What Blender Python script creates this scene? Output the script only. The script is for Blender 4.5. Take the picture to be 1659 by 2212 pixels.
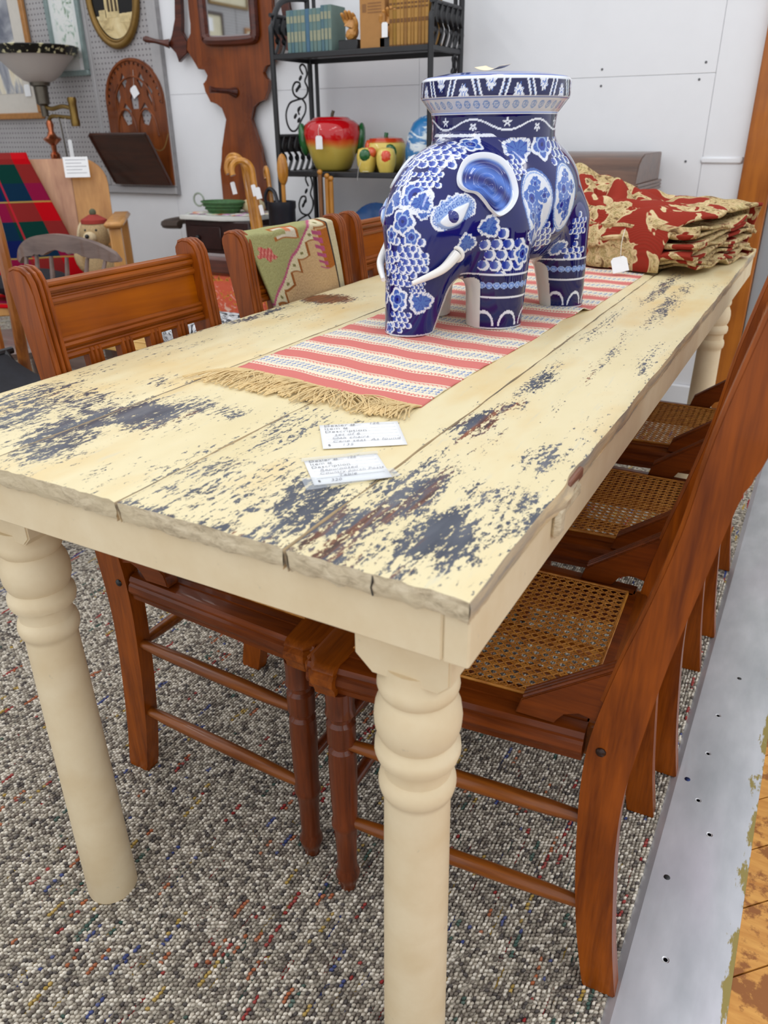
import bpy, bmesh, math, random
import numpy as np
from mathutils import Vector, Matrix
for o in list(bpy.data.objects): bpy.data.objects.remove(o)
SC = bpy.context.scene
COL = SC.collection
PI = math.pi
rnd = random.Random(7)

# ------------------------------------------------------------------ camera
cam = bpy.data.cameras.new('camera')
camo = bpy.data.objects.new('camera', cam); COL.objects.link(camo)
RX = Vector((0.8761, 0.4820, -0.0106)); UP = Vector((-0.2058, 0.3939, 0.8958)); FW = Vector((-0.4360, 0.7826, -0.4443))
CP = Vector((0.19501, -0.49560, 1.1))
camo.matrix_world = Matrix(((RX.x, UP.x, -FW.x, CP.x), (RX.y, UP.y, -FW.y, CP.y), (RX.z, UP.z, -FW.z, CP.z), (0, 0, 0, 1)))
cam.sensor_fit = 'HORIZONTAL'; cam.sensor_width = 36; cam.lens = 35.993
cam.clip_start = 0.02; cam.clip_end = 60
cam.dof.use_dof = True; cam.dof.focus_distance = 1.15; cam.dof.aperture_fstop = 10
SC.camera = camo
# ------------------------------------------------------------------ light
w = bpy.data.worlds.new('shop_light'); SC.world = w; w.use_nodes = True
w.node_tree.nodes['Background'].inputs[0].default_value = (0.93, 0.96, 1.0, 1)
w.node_tree.nodes['Background'].inputs[1].default_value = 1.06
def lamp(x, y, z, sx, sy, e, col=(1, .985, .96), rot=0):
    l = bpy.data.lights.new('ceiling_lamp', 'AREA'); l.shape = 'RECTANGLE'; l.size = sx; l.size_y = sy; l.energy = e; l.color = col
    o = bpy.data.objects.new('ceiling_lamp', l); COL.objects.link(o); o.location = (x, y, z); o.rotation_euler = (0, 0, rot)
for lx, ly in ((-.55, -.5), (-.55, 1.15), (-2.6, -.5), (-2.6, 1.2), (1.6, -.5), (1.6, 1.3)):
    lamp(lx, ly, 2.75, .16, 1.25, 5)
SC.view_settings.view_transform = 'Standard'; SC.view_settings.look = 'None'; SC.view_settings.gamma = 1
SC.view_settings.use_curve_mapping = False
SC.view_settings.exposure = 0.15

# ------------------------------------------------------------------ helpers
def S(r, g, b, a=1):
    f = lambda c: (c/255/12.92) if c <= 10 else ((c/255+.055)/1.055)**2.4
    return (f(r), f(g), f(b), a)
class Mat:
    def __init__(s, name, rough=.5, metal=0, spec=.5, coat=0, alpha=None):
        s.m = bpy.data.materials.new(name); s.m.use_nodes = True
        s.t = s.m.node_tree; s.b = s.t.nodes['Principled BSDF']
        s.set('Roughness', rough); s.set('Metallic', metal); s.set('Specular IOR Level', spec)
        if coat: s.set('Coat Weight', coat); s.set('Coat Roughness', .06)
    def set(s, k, v):
        if isinstance(v, bpy.types.NodeSocket): s.t.links.new(v, s.b.inputs[k])
        else: s.b.inputs[k].default_value = v
    def n(s, typ, ins=(), out=0, **props):
        nd = s.t.nodes.new('ShaderNode'+typ)
        for k, v in props.items(): setattr(nd, k, v)
        for k, v in (ins.items() if isinstance(ins, dict) else enumerate(ins)):
            if v is None: continue
            if isinstance(v, bpy.types.NodeSocket): s.t.links.new(v, nd.inputs[k])
            else: nd.inputs[k].default_value = v
        return nd.outputs[out]
    def co(s, scale=(1, 1, 1), which='Object', loc=(0, 0, 0), rot=(0, 0, 0)):
        return s.n('Mapping', {0: s.n('TexCoord', out=which), 'Scale': scale, 'Location': loc, 'Rotation': rot})
    def noise(s, v, scale=1, detail=4, rough=.55, dist=0, out=0):
        return s.n('TexNoise', {'Vector': v, 'Scale': scale, 'Detail': detail, 'Roughness': rough, 'Distortion': dist}, out=out)
    def math(s, op, a, b=0, c=0, clamp=False): return s.n('Math', (a, b, c), operation=op, use_clamp=clamp)
    def ramp(s, f, stops, interp='LINEAR'):
        nd = s.t.nodes.new('ShaderNodeValToRGB'); s.t.links.new(f, nd.inputs[0]); r = nd.color_ramp; r.interpolation = interp
        while len(r.elements) < len(stops): r.elements.new(.5)
        for e, (p, c) in zip(r.elements, stops): e.position = p; e.color = c if len(c) == 4 else (*c, 1)
        return nd.outputs[0]
    def mix(s, f, a, b, blend='MIX'):
        nd = s.t.nodes.new('ShaderNodeMix'); nd.data_type = 'RGBA'; nd.blend_type = blend
        for i, v in ((0, f), (6, a), (7, b)):
            if isinstance(v, bpy.types.NodeSocket): s.t.links.new(v, nd.inputs[i])
            else: nd.inputs[i].default_value = v
        return nd.outputs[2]
    def bump(s, h, strength=.3, dist=.002):
        s.set('Normal', s.n('Bump', {'Height': h, 'Strength': strength, 'Distance': dist}))
    def attr(s, name, out=0): return s.n('Attribute', attribute_name=name, out=out)
def plain(name, col, rough=.5, metal=0, spec=.5, var=.12, scale=40, bump=.08, coat=0):
    m = Mat(name, rough, metal, spec, coat); f = m.noise(m.co(), scale, 4)
    d = tuple(c*(1-var) for c in col[:3])+(1,); l = tuple(min(1, c*(1+var)) for c in col[:3])+(1,)
    m.set('Base Color', m.ramp(f, ((.3, d), (.7, l))))
    if bump: m.bump(f, bump, .001)
    return m.m
def wood(name, c1, c2, axis='z', rough=.33, scale=1, coat=.3, spec=.4):
    m = Mat(name, rough, 0, spec, coat)
    sc = {'x': (4, 55, 55), 'y': (55, 4, 55), 'z': (55, 55, 4)}[axis]
    v = m.co(tuple(q*scale for q in sc))
    f = m.noise(v, 1, 5, .6, .6); f2 = m.noise(m.co((6, 6, 6)), 1, 3)
    fine = m.noise(m.co(tuple(q*scale*5 for q in sc)), 1, 2, .5)
    k = m.math('ADD', m.math('MULTIPLY', f, .6), m.math('ADD', m.math('MULTIPLY', f2, .35), m.math('MULTIPLY', fine, .2)))
    m.set('Base Color', m.ramp(k, ((.42, c1), (.72, c2))))
    m.set('Roughness', m.math('ADD', m.math('MULTIPLY', f2, .2), rough-.1))
    m.bump(fine, .12, .0006)
    return m.m
class MB:
    def __init__(s): s.v = []; s.f = []; s.mi = []; s.cm = 0; s.uv = None
    def add(s, vs, fs):
        o = len(s.v); s.v += [tuple(p) for p in vs]; s.f += [tuple(i+o for i in f) for f in fs]; s.mi += [s.cm]*len(fs); return s
    def box(s, x0, x1, y0, y1, z0, z1, ch=0, M=None):
        c = min(ch, abs(x1-x0)/2.1, abs(y1-y0)/2.1, abs(z1-z0)/2.1)
        bm = bmesh.new(); bmesh.ops.create_cube(bm, size=1)
        for v in bm.verts: v.co = Vector(((x0+x1)/2+v.co.x*(x1-x0), (y0+y1)/2+v.co.y*(y1-y0), (z0+z1)/2+v.co.z*(z1-z0)))
        if c > 0: bmesh.ops.bevel(bm, geom=bm.edges[:], offset=c, segments=1, affect='EDGES')
        return s.bm(bm, M)
    def bm(s, bm, M=None):
        bm.verts.ensure_lookup_table(); vs = [(M @ v.co) if M else v.co.copy() for v in bm.verts]
        fs = [[v.index for v in f.verts] for f in bm.faces]; bm.free(); return s.add(vs, fs)
    def lathe(s, prof, n=20, M=None, a0=0, a1=2*PI):
        full = abs(a1-a0-2*PI) < 1e-6; k = n if full else n+1
        vs = []; fs = []
        for r, z in prof:
            for i in range(k):
                a = a0+(a1-a0)*i/n; p = Vector((r*math.cos(a), r*math.sin(a), z)); vs.append(M @ p if M else p)
        for j in range(len(prof)-1):
            for i in range(n):
                b = (i+1) % k; fs.append((j*k+i, j*k+b, (j+1)*k+b, (j+1)*k+i))
        if full:
            if prof[0][0] > 1e-5: fs.append(tuple(range(k))[::-1])
            if prof[-1][0] > 1e-5: fs.append(tuple((len(prof)-1)*k+i for i in range(k)))
        return s.add(vs, fs)
    def tube(s, pts, r, n=8, closed=False, flat=1):
        pts = [Vector(p) for p in pts]; m = len(pts); rr = r if isinstance(r, (list, tuple)) else [r]*m
        vs = []; fs = []; prev = None
        for i, p in enumerate(pts):
            if closed: t = pts[(i+1) % m]-pts[i-1]
            else: t = pts[min(i+1, m-1)]-pts[max(i-1, 0)]
            t.normalize()
            if prev is None:
                u = t.cross(Vector((0, 0, 1)));
                if u.length < .1: u = t.cross(Vector((0, 1, 0)))
            else: u = prev-t*prev.dot(t)
            u.normalize(); prev = u; w_ = t.cross(u)
            for k in range(n):
                a = 2*PI*k/n; vs.append(p+(u*math.cos(a)+w_*math.sin(a)*flat)*rr[i])
        for i in range(m if closed else m-1):
            j = (i+1) % m
            for k in range(n): fs.append((i*n+k, i*n+(k+1) % n, j*n+(k+1) % n, j*n+k))
        if not closed: fs.append(tuple(range(n))[::-1]); fs.append(tuple((m-1)*n+k for k in range(n)))
        return s.add(vs, fs)
    def rod(s, a, b, r0, r1=None, n=10):
        return s.tube([a, b], [r0, r0 if r1 is None else r1], n)
    def prism(s, out, d0, d1, axis='y', bevel=0):
        # outline (2D) extruded from d0 to d1 along the axis; 'y': (x,z), 'x': (y,z), 'z': (x,y)
        mk = {'y': lambda p, d: (p[0], d, p[1]), 'x': lambda p, d: (d, p[0], p[1]), 'z': lambda p, d: (p[0], p[1], d)}[axis]
        bm = bmesh.new(); a = [bm.verts.new(mk(p, d0)) for p in out]; b = [bm.verts.new(mk(p, d1)) for p in out]; n = len(out)
        fa = bm.faces.new(a); fb = bm.faces.new(b[::-1])
        for i in range(n): bm.faces.new((a[i], b[i], b[(i+1) % n], a[(i+1) % n]))
        if bevel:
            es = list({e for f in (fa, fb) for e in f.edges}); bmesh.ops.bevel(bm, geom=es, offset=bevel, segments=2, affect='EDGES')
        bmesh.ops.triangulate(bm, faces=[f for f in bm.faces if len(f.verts) > 4])
        bmesh.ops.recalc_face_normals(bm, faces=bm.faces[:])
        return s.bm(bm)
    def grid(s, fn, nu, nv, thick=0):
        vs = [Vector(fn(i/nu, j/nv)) for j in range(nv+1) for i in range(nu+1)]; fs = []
        for j in range(nv):
            for i in range(nu): a = j*(nu+1)+i; fs.append((a, a+1, a+nu+2, a+nu+1))
        return s.add(vs, fs)
    def ball(s, c, r, n=16, sc=(1, 1, 1), R=None):
        prof = [(math.sin(PI*i/(n//2))*1.0, -math.cos(PI*i/(n//2))) for i in range(n//2+1)]
        prof[0] = (0, -1); prof[-1] = (0, 1)
        M = Matrix.Translation(c) @ (R.to_4x4() if R else Matrix.Identity(4)) @ Matrix.Diagonal((r*sc[0], r*sc[1], r*sc[2], 1))
        return s.lathe(prof, n, M)
    def build(s, name, mat, parent=None, smooth=True, ang=40, solid=0, sub=0, **tags):
        me = bpy.data.meshes.new(name); me.from_pydata(s.v, [], s.f); me.validate(); 
        mats = mat if isinstance(mat, (list, tuple)) else [mat]
        for m in mats: me.materials.append(m)
        if len(mats) > 1 and len(me.polygons) == len(s.mi): me.polygons.foreach_set('material_index', s.mi)
        bm = bmesh.new(); bm.from_mesh(me); bmesh.ops.remove_doubles(bm, verts=bm.verts, dist=1e-6)
        bmesh.ops.recalc_face_normals(bm, faces=bm.faces[:]); bm.to_mesh(me); bm.free()
        if smooth:
            me.polygons.foreach_set('use_smooth', [True]*len(me.polygons)); me.set_sharp_from_angle(angle=math.radians(ang))
        o = bpy.data.objects.new(name, me); COL.objects.link(o)
        if parent: o.parent = parent
        if sub: md = o.modifiers.new('s', 'SUBSURF'); md.levels = md.render_levels = sub
        if solid: md = o.modifiers.new('t', 'SOLIDIFY'); md.thickness = solid; md.offset = 0
        for k, v in tags.items(): o[k] = v
        return o
def thing(name, label, cat, loc=(0, 0, 0), rz=0, group=None):
    o = bpy.data.objects.new(name, None); COL.objects.link(o); o.location = loc; o.rotation_euler = (0, 0, rz); o.empty_display_size = .05
    o['label'] = label; o['category'] = cat
    if group: o['group'] = group
    return o
def tag(o, label, cat, group=None):
    o['label'] = label; o['category'] = cat
    if group: o['group'] = group
    return o
def copy_tree(o, parent=None):
    c = o.copy(); COL.objects.link(c)
    if parent: c.parent = parent
    for ch in o.children: copy_tree(ch, c)
    return c
def text_mesh(mb, txt, size, M, sx=1.0, shear=0, ext=0.00012):
    cu = bpy.data.curves.new('lettering', 'FONT'); cu.body = txt; cu.size = size; cu.shear = shear; cu.extrude = ext; cu.offset = -size*.018; cu.resolution_u = 3
    ob = bpy.data.objects.new('lettering', cu); COL.objects.link(ob)
    bpy.context.view_layer.update()
    me = bpy.data.meshes.new_from_object(ob.evaluated_get(bpy.context.evaluated_depsgraph_get()))
    D = Matrix.Diagonal((sx, 1, 1, 1))
    mb.add([M @ (D @ v.co) for v in me.vertices], [tuple(p.vertices) for p in me.polygons])
    bpy.data.objects.remove(ob); bpy.data.curves.remove(cu); bpy.data.meshes.remove(me)
def spline(pts, n=8, closed=False):
    P = [Vector(p) for p in pts]; out = []; m = len(P)
    for i in range(m if closed else m-1):
        g = (lambda k: P[k % m]) if closed else (lambda k: P[max(0, min(m-1, k))])
        a, b, c, d = g(i-1), g(i), g(i+1), g(i+2)
        for k in range(n):
            t = k/n; out.append(.5*((2*b)+(c-a)*t+(2*a-5*b+4*c-d)*t*t+(3*b-a-3*c+d)*t**3))
    if not closed: out.append(P[-1])
    return out
def price_tag(name, label, p, w_, h_, rot=(PI/2, 0, 0), string=None, lines=0):
    t = thing(name, label, 'price tag', p, 0, 'white price tags on the goods')
    R = Matrix.Rotation(rot[2], 4, 'Z') @ Matrix.Rotation(rot[0], 4, 'X') @ Matrix.Rotation(rot[1], 4, 'Z')
    m = MB(); c = w_*.18
    out = [(-w_/2, -h_/2), (w_/2, -h_/2), (w_/2, h_/2-c), (w_/2-c, h_/2), (-w_/2+c, h_/2), (-w_/2, h_/2-c)]
    m.prism(out, 0, .0006, 'z'); m.v = [R @ Vector(v) for v in m.v]
    m.build('card', M_paper, t, smooth=False)
    if string: MB().tube(spline([Vector(q)-Vector(p) for q in string], 4), .0007, 5).build('string', M_string, t)
    return t
# ------------------------------------------------------------------ materials
M_paper = plain('paper', S(240, 241, 242), .6, var=.02, bump=0)
M_ink = plain('ink', S(84, 82, 86), .6, var=.05, bump=0)
M_pen = plain('pencil', S(140, 140, 148), .6, var=.05, bump=0)
M_string = plain('string', S(225, 222, 215), .8, bump=0)
M_black = plain('black_iron', S(26, 26, 29), .38, var=.2, spec=.5, bump=.05)
M_dark = plain('dark_fabric', S(22, 22, 30), .85, var=.3)
M_white_paint = plain('white_wall_paint', S(234, 235, 238), .5, var=.015, scale=9, bump=.06)
CW1, CW2 = S(86, 34, 8), S(156, 80, 20)
M_chz = wood('chair_wood_upright', S(98, 42, 3), S(154, 76, 10), 'z', coat=.1, spec=.25)
M_chy = wood('chair_wood_across', S(98, 42, 4), S(152, 78, 12), 'y', coat=.1, spec=.25)
M_chx = wood('chair_wood_deep', S(80, 32, 4), S(130, 60, 10), 'x', coat=.1, spec=.25)
M_panel = wood('chair_panel_wood', S(118, 54, 0), S(164, 86, 2), 'y', scale=.4, coat=.1, spec=.2)
M_rung = wood('rung_wood', S(96, 44, 10), S(152, 84, 24), 'x', coat=.15)
M_cream = None
def cream_paint():
    m = Mat('cream_paint', .5, spec=.3); v = m.co()
    f = m.noise(v, 14, 5, .6); g = m.noise(m.co((60, 60, 12)), 1, 4)
    c = m.ramp(f, ((.3, S(218, 197, 160)), (.7, S(228, 211, 178))))
    spot = m.ramp(m.noise(v, 46, 3, .6), ((.70, (0, 0, 0)), (.76, (1, 1, 1))))
    c = m.mix(m.math('MULTIPLY', spot, .35), c, S(160, 155, 140))
    m.set('Base Color', c); m.bump(g, .12, .001); return m.m
M_cream = cream_paint()
def chipped():
    m = Mat('chipped_cream_paint', .55, spec=.35)
    wear = m.attr('wear', 2); bare = m.attr('bare', 2)
    v = m.co((230, 100, 230)); n1 = m.noise(v, 1, 8, .72, .25)
    v2 = m.co((34, 12, 34)); n2 = m.noise(v2, 1, 6, .65, .5)
    # growth-ring relief: contours of a stretched noise field
    rings = m.noise(m.co((9, 1.3, 9)), 1, 2, .5, .4)
    rr = m.math('ABSOLUTE', m.math('SUBTRACT', m.math('FRACT', m.math('MULTIPLY', rings, 17)), .5))
    rr = m.math('MULTIPLY', rr, 2)
    fine = m.noise(m.co((260, 70, 260)), 1, 3, .6)
    k = m.math('ADD', m.math('ADD', wear, m.math('MULTIPLY', m.math('SUBTRACT', n1, .5), 1.7)),
               m.math('ADD', m.math('MULTIPLY', m.math('SUBTRACT', n2, .5), .5),
                      m.math('ADD', m.math('MULTIPLY', m.math('SUBTRACT', rr, .5), .24), m.math('MULTIPLY', m.math('SUBTRACT', fine, .5), .8))))
    mask = m.math('MULTIPLY', m.math('SUBTRACT', k, .5), 14, clamp=True); mask = m.math('ADD', mask, 0, clamp=True)
    big = m.noise(m.co((7, 3, 7)), 1, 4)
    cream = m.ramp(big, ((.3, S(219, 203, 158)), (.5, S(225, 211, 170)), (.72, S(219, 190, 132))))
    thin = m.ramp(m.noise(m.co((120, 14, 120)), 1, 4), ((.62, (0, 0, 0)), (.75, (1, 1, 1))))
    cream = m.mix(m.math('MULTIPLY', thin, .35), cream, S(196, 198, 186))
    slate = m.ramp(m.noise(m.co((40, 10, 40)), 1, 4), ((.3, S(58, 62, 74)), (.55, S(84, 88, 98)), (.75, S(112, 112, 116))))
    brown = m.ramp(m.noise(m.co((150, 14, 150)), 1, 4), ((.35, S(70, 46, 34)), (.6, S(134, 78, 48)), (.75, S(160, 110, 66))))
    st = m.ramp(m.math('ADD', m.math('MULTIPLY', bare, .28), m.noise(m.co((90, 7, 90)), 1, 4)), ((.66, (0, 0, 0)), (.8, (1, 1, 1))))
    under = m.mix(st, slate, brown)
    m.set('Base Color', m.mix(mask, cream, under))
    m.set('Roughness', m.math('ADD', .42, m.math('MULTIPLY', mask, -.06)))
    h = m.math('ADD', m.math('MULTIPLY', mask, -1), m.math('MULTIPLY', fine, .3))
    m.bump(h, .35, .0009); return m.m
M_chip = chipped()
def rawend():
    m = Mat('weathered_board_edge', .8, spec=.2)
    v = m.co((70, 70, 150)); f = m.noise(v, 1, 6, .65, .5); g = m.noise(m.co((10, 10, 10)), 1, 3)
    c = m.ramp(f, ((.25, S(150, 134, 110)), (.5, S(206, 190, 160)), (.75, S(232, 218, 190))))
    c = m.mix(m.ramp(g, ((.45, (0, 0, 0)), (.65, (1, 1, 1)))), c, S(206, 190, 158)); m.set('Base Color', c); m.bump(f, .7, .003); return m.m
M_end = rawend()
def side_edge():
    m = Mat('worn_board_side', .7, spec=.25)
    f = m.noise(m.co((30, 7, 60)), 1, 6, .6, .5); g = m.noise(m.co((90, 12, 160)), 1, 4)
    c = m.ramp(f, ((.3, S(146, 142, 136)), (.46, S(182, 164, 138)), (.6, S(212, 190, 152)), (.75, S(196, 158, 110))))
    m.set('Base Color', c); m.bump(g, .5, .002); return m.m
M_side = side_edge()

# ------------------------------------------------------------------ setting
YW = 2.95
def carpet_cols(n, xs, ys, g):
    lt = np.array([S(214, 206, 192)[:3], S(188, 179, 164)[:3], S(148, 139, 127)[:3], S(122, 113, 104)[:3], S(94, 88, 85)[:3], S(168, 160, 146)[:3]])
    c = lt[g.choice(6, n, p=[.25, .21, .17, .15, .09, .13])]
    fl = np.array([S(150, 44, 44)[:3], S(62, 74, 128)[:3], S(176, 146, 72)[:3], S(64, 92, 84)[:3], S(170, 96, 60)[:3]])
    row = np.round(xs/.0060).astype(int); h = np.modf(np.abs(np.sin(row*12.9898+np.floor(ys/.045+np.modf(row*.37)[0])*78.233)*43758.5453))[0]
    k = (h < .085) & (g.random(n) < .45); c[k] = fl[(h[k]*5/.085).astype(int).clip(0, 4)]*.9+.1*c[k]
    return c*g.uniform(.98, 1.28, (n, 1))
def carpet_mat(vcol):
    m = Mat('carpet_loops' if vcol else 'carpet', .95, spec=.1)
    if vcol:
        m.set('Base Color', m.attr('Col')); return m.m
    v = m.co((166, 156, 1)); vo = m.n('TexVoronoi', {'Vector': v, 'Scale': 1, 'Randomness': .7}, out=1)
    r = m.n('SeparateColor', (vo,), out=0)
    c = m.ramp(r, ((0, S(196, 188, 174)), (.25, S(170, 161, 146)), (.46, S(130, 121, 109)), (.63, S(104, 96, 89)), (.78, S(78, 72, 70)), (.87, S(150, 142, 128))), 'CONSTANT')
    f = m.n('TexVoronoi', {'Vector': m.co((200, 22, 1)), 'Scale': 1}, out=1); r2 = m.n('SeparateColor', (f,), out=1)
    fc = m.ramp(r2, ((0, S(150, 44, 44)), (.02, S(62, 74, 128)), (.04, S(176, 146, 72)), (.06, S(64, 92, 84))), 'CONSTANT')
    m.set('Base Color', m.mix(m.math('LESS_THAN', r2, .07), c, fc))
    d = m.n('TexVoronoi', {'Vector': v, 'Scale': 1, 'Randomness': .7}, out=0); m.bump(d, -.6, .004); return m.m
flo = MB().box(-5.4, .150, -2.2, YW, -.02, 0).build('floor', carpet_mat(False), smooth=False, kind='structure')
g = np.random.default_rng(3)
px_, py_ = .0060, .0064
nx, ny = int(1.58/px_), int(2.0/py_)
xs = np.repeat(np.arange(nx)*px_-1.435, ny); ys = np.tile(np.arange(ny)*py_-.5, nx)+np.repeat((np.arange(nx) % 2)*py_*.5, ny)
keep = (ys < 1.5) & ~((xs < -1.0) & (ys < -.1)); xs, ys = xs[keep], ys[keep]; n = len(xs)
xs2 = xs+g.normal(0, .0005, n); ys2 = ys+g.normal(0, .0008, n); ht = g.uniform(.0036, .0066, n); tilt = g.normal(-.55, .30, n)
ring = np.array([(math.cos(a), math.sin(a)) for a in np.arange(5)*2*PI/5])
bx = ring[:, 0]*.0024; by = ring[:, 1]*.0042
ca, sa = np.cos(tilt), np.sin(tilt)
V = np.zeros((n, 11, 3), np.float32)
for lv, (sc_, zf) in enumerate(((1.0, 0.0), (.82, .72))):
    V[:, lv*5:lv*5+5, 0] = xs2[:, None]+sc_*(bx[None]*ca[:, None]-by[None]*sa[:, None]); V[:, lv*5:lv*5+5, 1] = ys2[:, None]+sc_*(bx[None]*sa[:, None]+by[None]*ca[:, None]); V[:, lv*5:lv*5+5, 2] = ht[:, None]*zf
V[:, 10, 0] = xs2; V[:, 10, 1] = ys2; V[:, 10, 2] = ht
tri = []
for k in range(5):
    j = (k+1) % 5; tri += [(k, j, 5+j), (k, 5+j, 5+k), (5+k, 5+j, 10)]
tri = np.array(tri, np.int32); F = (tri[None]+(np.arange(n)*11)[:, None, None]).reshape(-1, 3)
me = bpy.data.meshes.new('loop_pile'); me.vertices.add(n*11); me.vertices.foreach_set('co', V.ravel())
me.loops.add(F.size); me.loops.foreach_set('vertex_index', F.ravel()); me.polygons.add(len(F)); me.polygons.foreach_set('loop_start', np.arange(0, F.size, 3, dtype=np.int32))
me.polygons.foreach_set('loop_total', np.full(len(F), 3, np.int32)); me.polygons.foreach_set('use_smooth', np.ones(len(F), bool)); me.update(calc_edges=True)
cc = carpet_cols(n, xs, ys, g); C4 = np.ones((n, 11, 4), np.float32); C4[:, :, :3] = cc[:, None]; C4[:, :5, :3] *= .7  # loop bases darkened: shade of the gaps put into the yarn colour
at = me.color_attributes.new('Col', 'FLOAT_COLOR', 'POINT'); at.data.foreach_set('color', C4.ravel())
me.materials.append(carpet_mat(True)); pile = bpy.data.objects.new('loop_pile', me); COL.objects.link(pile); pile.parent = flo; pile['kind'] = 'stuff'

# metal threshold strip along the carpet's edge
def metal():
    m = Mat('scuffed_aluminium', .42, .5); f = m.noise(m.co((12, 5, 5)), 1, 5); s = m.noise(m.co((220, 20, 20), rot=(0, 0, .5)), 1, 3)
    pu = m.noise(m.co((5, 1.5, 1)), 1, 2)
    c = m.ramp(f, ((.3, S(176, 178, 184)), (.7, S(208, 208, 214)))); c = m.mix(m.math('MULTIPLY', m.ramp(pu, ((.5, (0, 0, 0)), (.7, (1, 1, 1)))), .4), c, S(206, 190, 206))
    gl = m.noise(m.co((50, 14, 1)), 1, 5, .65); sx = m.n('SeparateXYZ', (m.n('TexCoord', out='Object'),))
    edge = m.math('ADD', m.math('MULTIPLY', m.math('SUBTRACT', sx, .258), 14), m.math('MULTIPLY', m.math('SUBTRACT', gl, .5), 1.5))
    c = m.mix(m.ramp(edge, ((.38, (0, 0, 0)), (.46, (1, 1, 1)))), c, S(150, 132, 62))
    m.set('Base Color', c); m.set('Metallic', m.ramp(edge, ((.38, (.5,)*3), (.46, (0,)*3)))); m.set('Roughness', m.math('ADD', m.math('MULTIPLY', s, .3), .28)); m.bump(s, .05, .0005); return m.m
M_metal = metal()
strip = MB().prism([(.140, .0), (.152, .0066), (.19, .0082), (.262, .0078), (.291, .004), (.291, 0)], -2.2, 2.93, 'y').build('trim_1', M_metal, ang=25, kind='structure')
for i, (x, y, dark) in enumerate([(.219, 1.066, 1), (.195, .916, 0), (.193, .792, 0), (.169, .706, 2), (.195, .661, 0), (.224, .591, 0), (.176, .470, 1), (.201, .325, 0)]):
    M = Matrix.Translation((x, y, .0076)); m = MB()
    if dark:
        m.lathe([(.0001, .0012), (.0035, .0012), (.0052, .0002), (.0052, -.001)], 12, M); m.box(x-.003, x+.003, y-.0006, y+.0006, .0087, .0090)
        m.build('screw', plain('screw_blue', S(40, 52, 96), .3, .8) if dark == 2 else M_black, strip)
    else:
        m.lathe([(.0032, .0002), (.0055, .0010), (.006, .0)], 12, M).lathe([(.0001, .0006), (.0032, .0006)], 12, M)
        m.build('screw_hole', plain('hole_rim', S(205, 205, 208), .3, .8) if i % 3 else M_black, strip)
# wooden floor beyond the strip: boards laid at 45 degrees
def floor_wood():
    m = Mat('worn_amber_boards', .4, spec=.4, coat=.2); v = m.co((9, 60, 10), rot=(0, 0, PI/4)); f = m.noise(v, 1, 5, .6)
    c = m.ramp(f, ((.3, S(196, 128, 48)), (.7, S(230, 170, 84))))
    wr = m.noise(m.co((16, 16, 16)), 1, 6, .65); c = m.mix(m.ramp(wr, ((.50, (0, 0, 0)), (.56, (1, 1, 1)))), c, S(150, 88, 26))
    m.set('Base Color', c); m.bump(f, .1, .001); return m.m
M_fl = floor_wood()
sub = MB().box(.289, 2.6, -2.2, YW, -.02, -.006).build('floor_wood', plain('subfloor', S(40, 26, 14), .9), smooth=False, kind='structure')
d = .088
for k in range(-16, 22):
    c0 = .06+k*d*math.sqrt(2)     # y - x offset
    # strip between y-x = c0 and c0+d*sqrt2, clipped to x 0.29..1.2
    gap = .0016
    q = [(.2915, .2915+c0+gap), (1.25, 1.25+c0+gap), (1.25, 1.25+c0+d*1.414-gap), (.2915, .2915+c0+d*1.414-gap)]
    q = [(x, min(max(y, -2.1), YW-.03)) for x, y in q]
    if q[0][1] == q[2][1]: continue
    if q[1][1]-q[0][1] < .02 and q[2][1]-q[3][1] < .02: continue
    MB().prism(q, -.006, 0+rnd.uniform(-.0008, 0), 'z').build('floor_board', M_fl, sub, smooth=False)

# back wall: white panels with seams, batten, baseboard
wall = MB().box(-5.4, -.03, YW, YW+.12, 0, 2.6).build('wall_back', plain('wall_base', S(215, 215, 218), .8, bump=0), smooth=False, kind='structure')
for x0, x1 in ((-5.4, -3.0), (-2.9988, -1.52), (-1.5188, -.3006), (-.2994, -.150)):
    for z0, z1 in (((.105, 1.279), (1.2800, 2.6)) if x0 < -.3 else ((.105, .976), (.996, 2.6))):
        MB().box(x0, x1, YW-.006, YW+.002, z0, z1, .0015).build('wall_panel', M_white_paint, wall, smooth=False)
MB().box(-.305, -.155, YW-.014, YW+.002, .974, .998, .006).build('batten', M_white_paint, wall)
m = MB()
for x, z in ((-.722, 1.307), (-.72, 1.25), (-.355, 1.26), (-.34, 1.315), (-.36, .982)): m.lathe([(.0001, 0), (.0045, 0), (.005, .003)], 8, Matrix.Translation((x, YW-.0075, z)) @ Matrix.Rotation(-PI/2, 4, 'X'))
m.build('nail_hole', plain('nail_grey', S(92, 92, 96), .6), wall)
MB().box(-2.9, -.150, YW-.022, YW, 0, .105, .006).build('baseboard_back', M_white_paint, smooth=False, kind='structure')
M_post = wood('amber_pine', S(134, 68, 10), S(182, 106, 26), 'z', .4, .35)
MB().box(-.149, -.040, YW-.035, YW+.12, 0, 2.6, .004).build('trim_2', M_post, smooth=False, kind='structure')
M_grey = plain('grey_door_paint', S(150, 154, 158), .5, var=.04, scale=5)
dr = MB().box(-.039, .07, YW-.01, YW+.10, 0, 2.3, .003).box(.071, .16, YW+.03, YW+.08, 0, 2.3, .003).build('door_1', M_grey, smooth=False, kind='structure')
MB().box(.162, 1.0, YW+.02, YW+.10, 0, 2.5).build('wall_beyond', plain('pale_green_wall', S(214, 222, 206), .7, var=.03), smooth=False, kind='structure')
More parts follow.
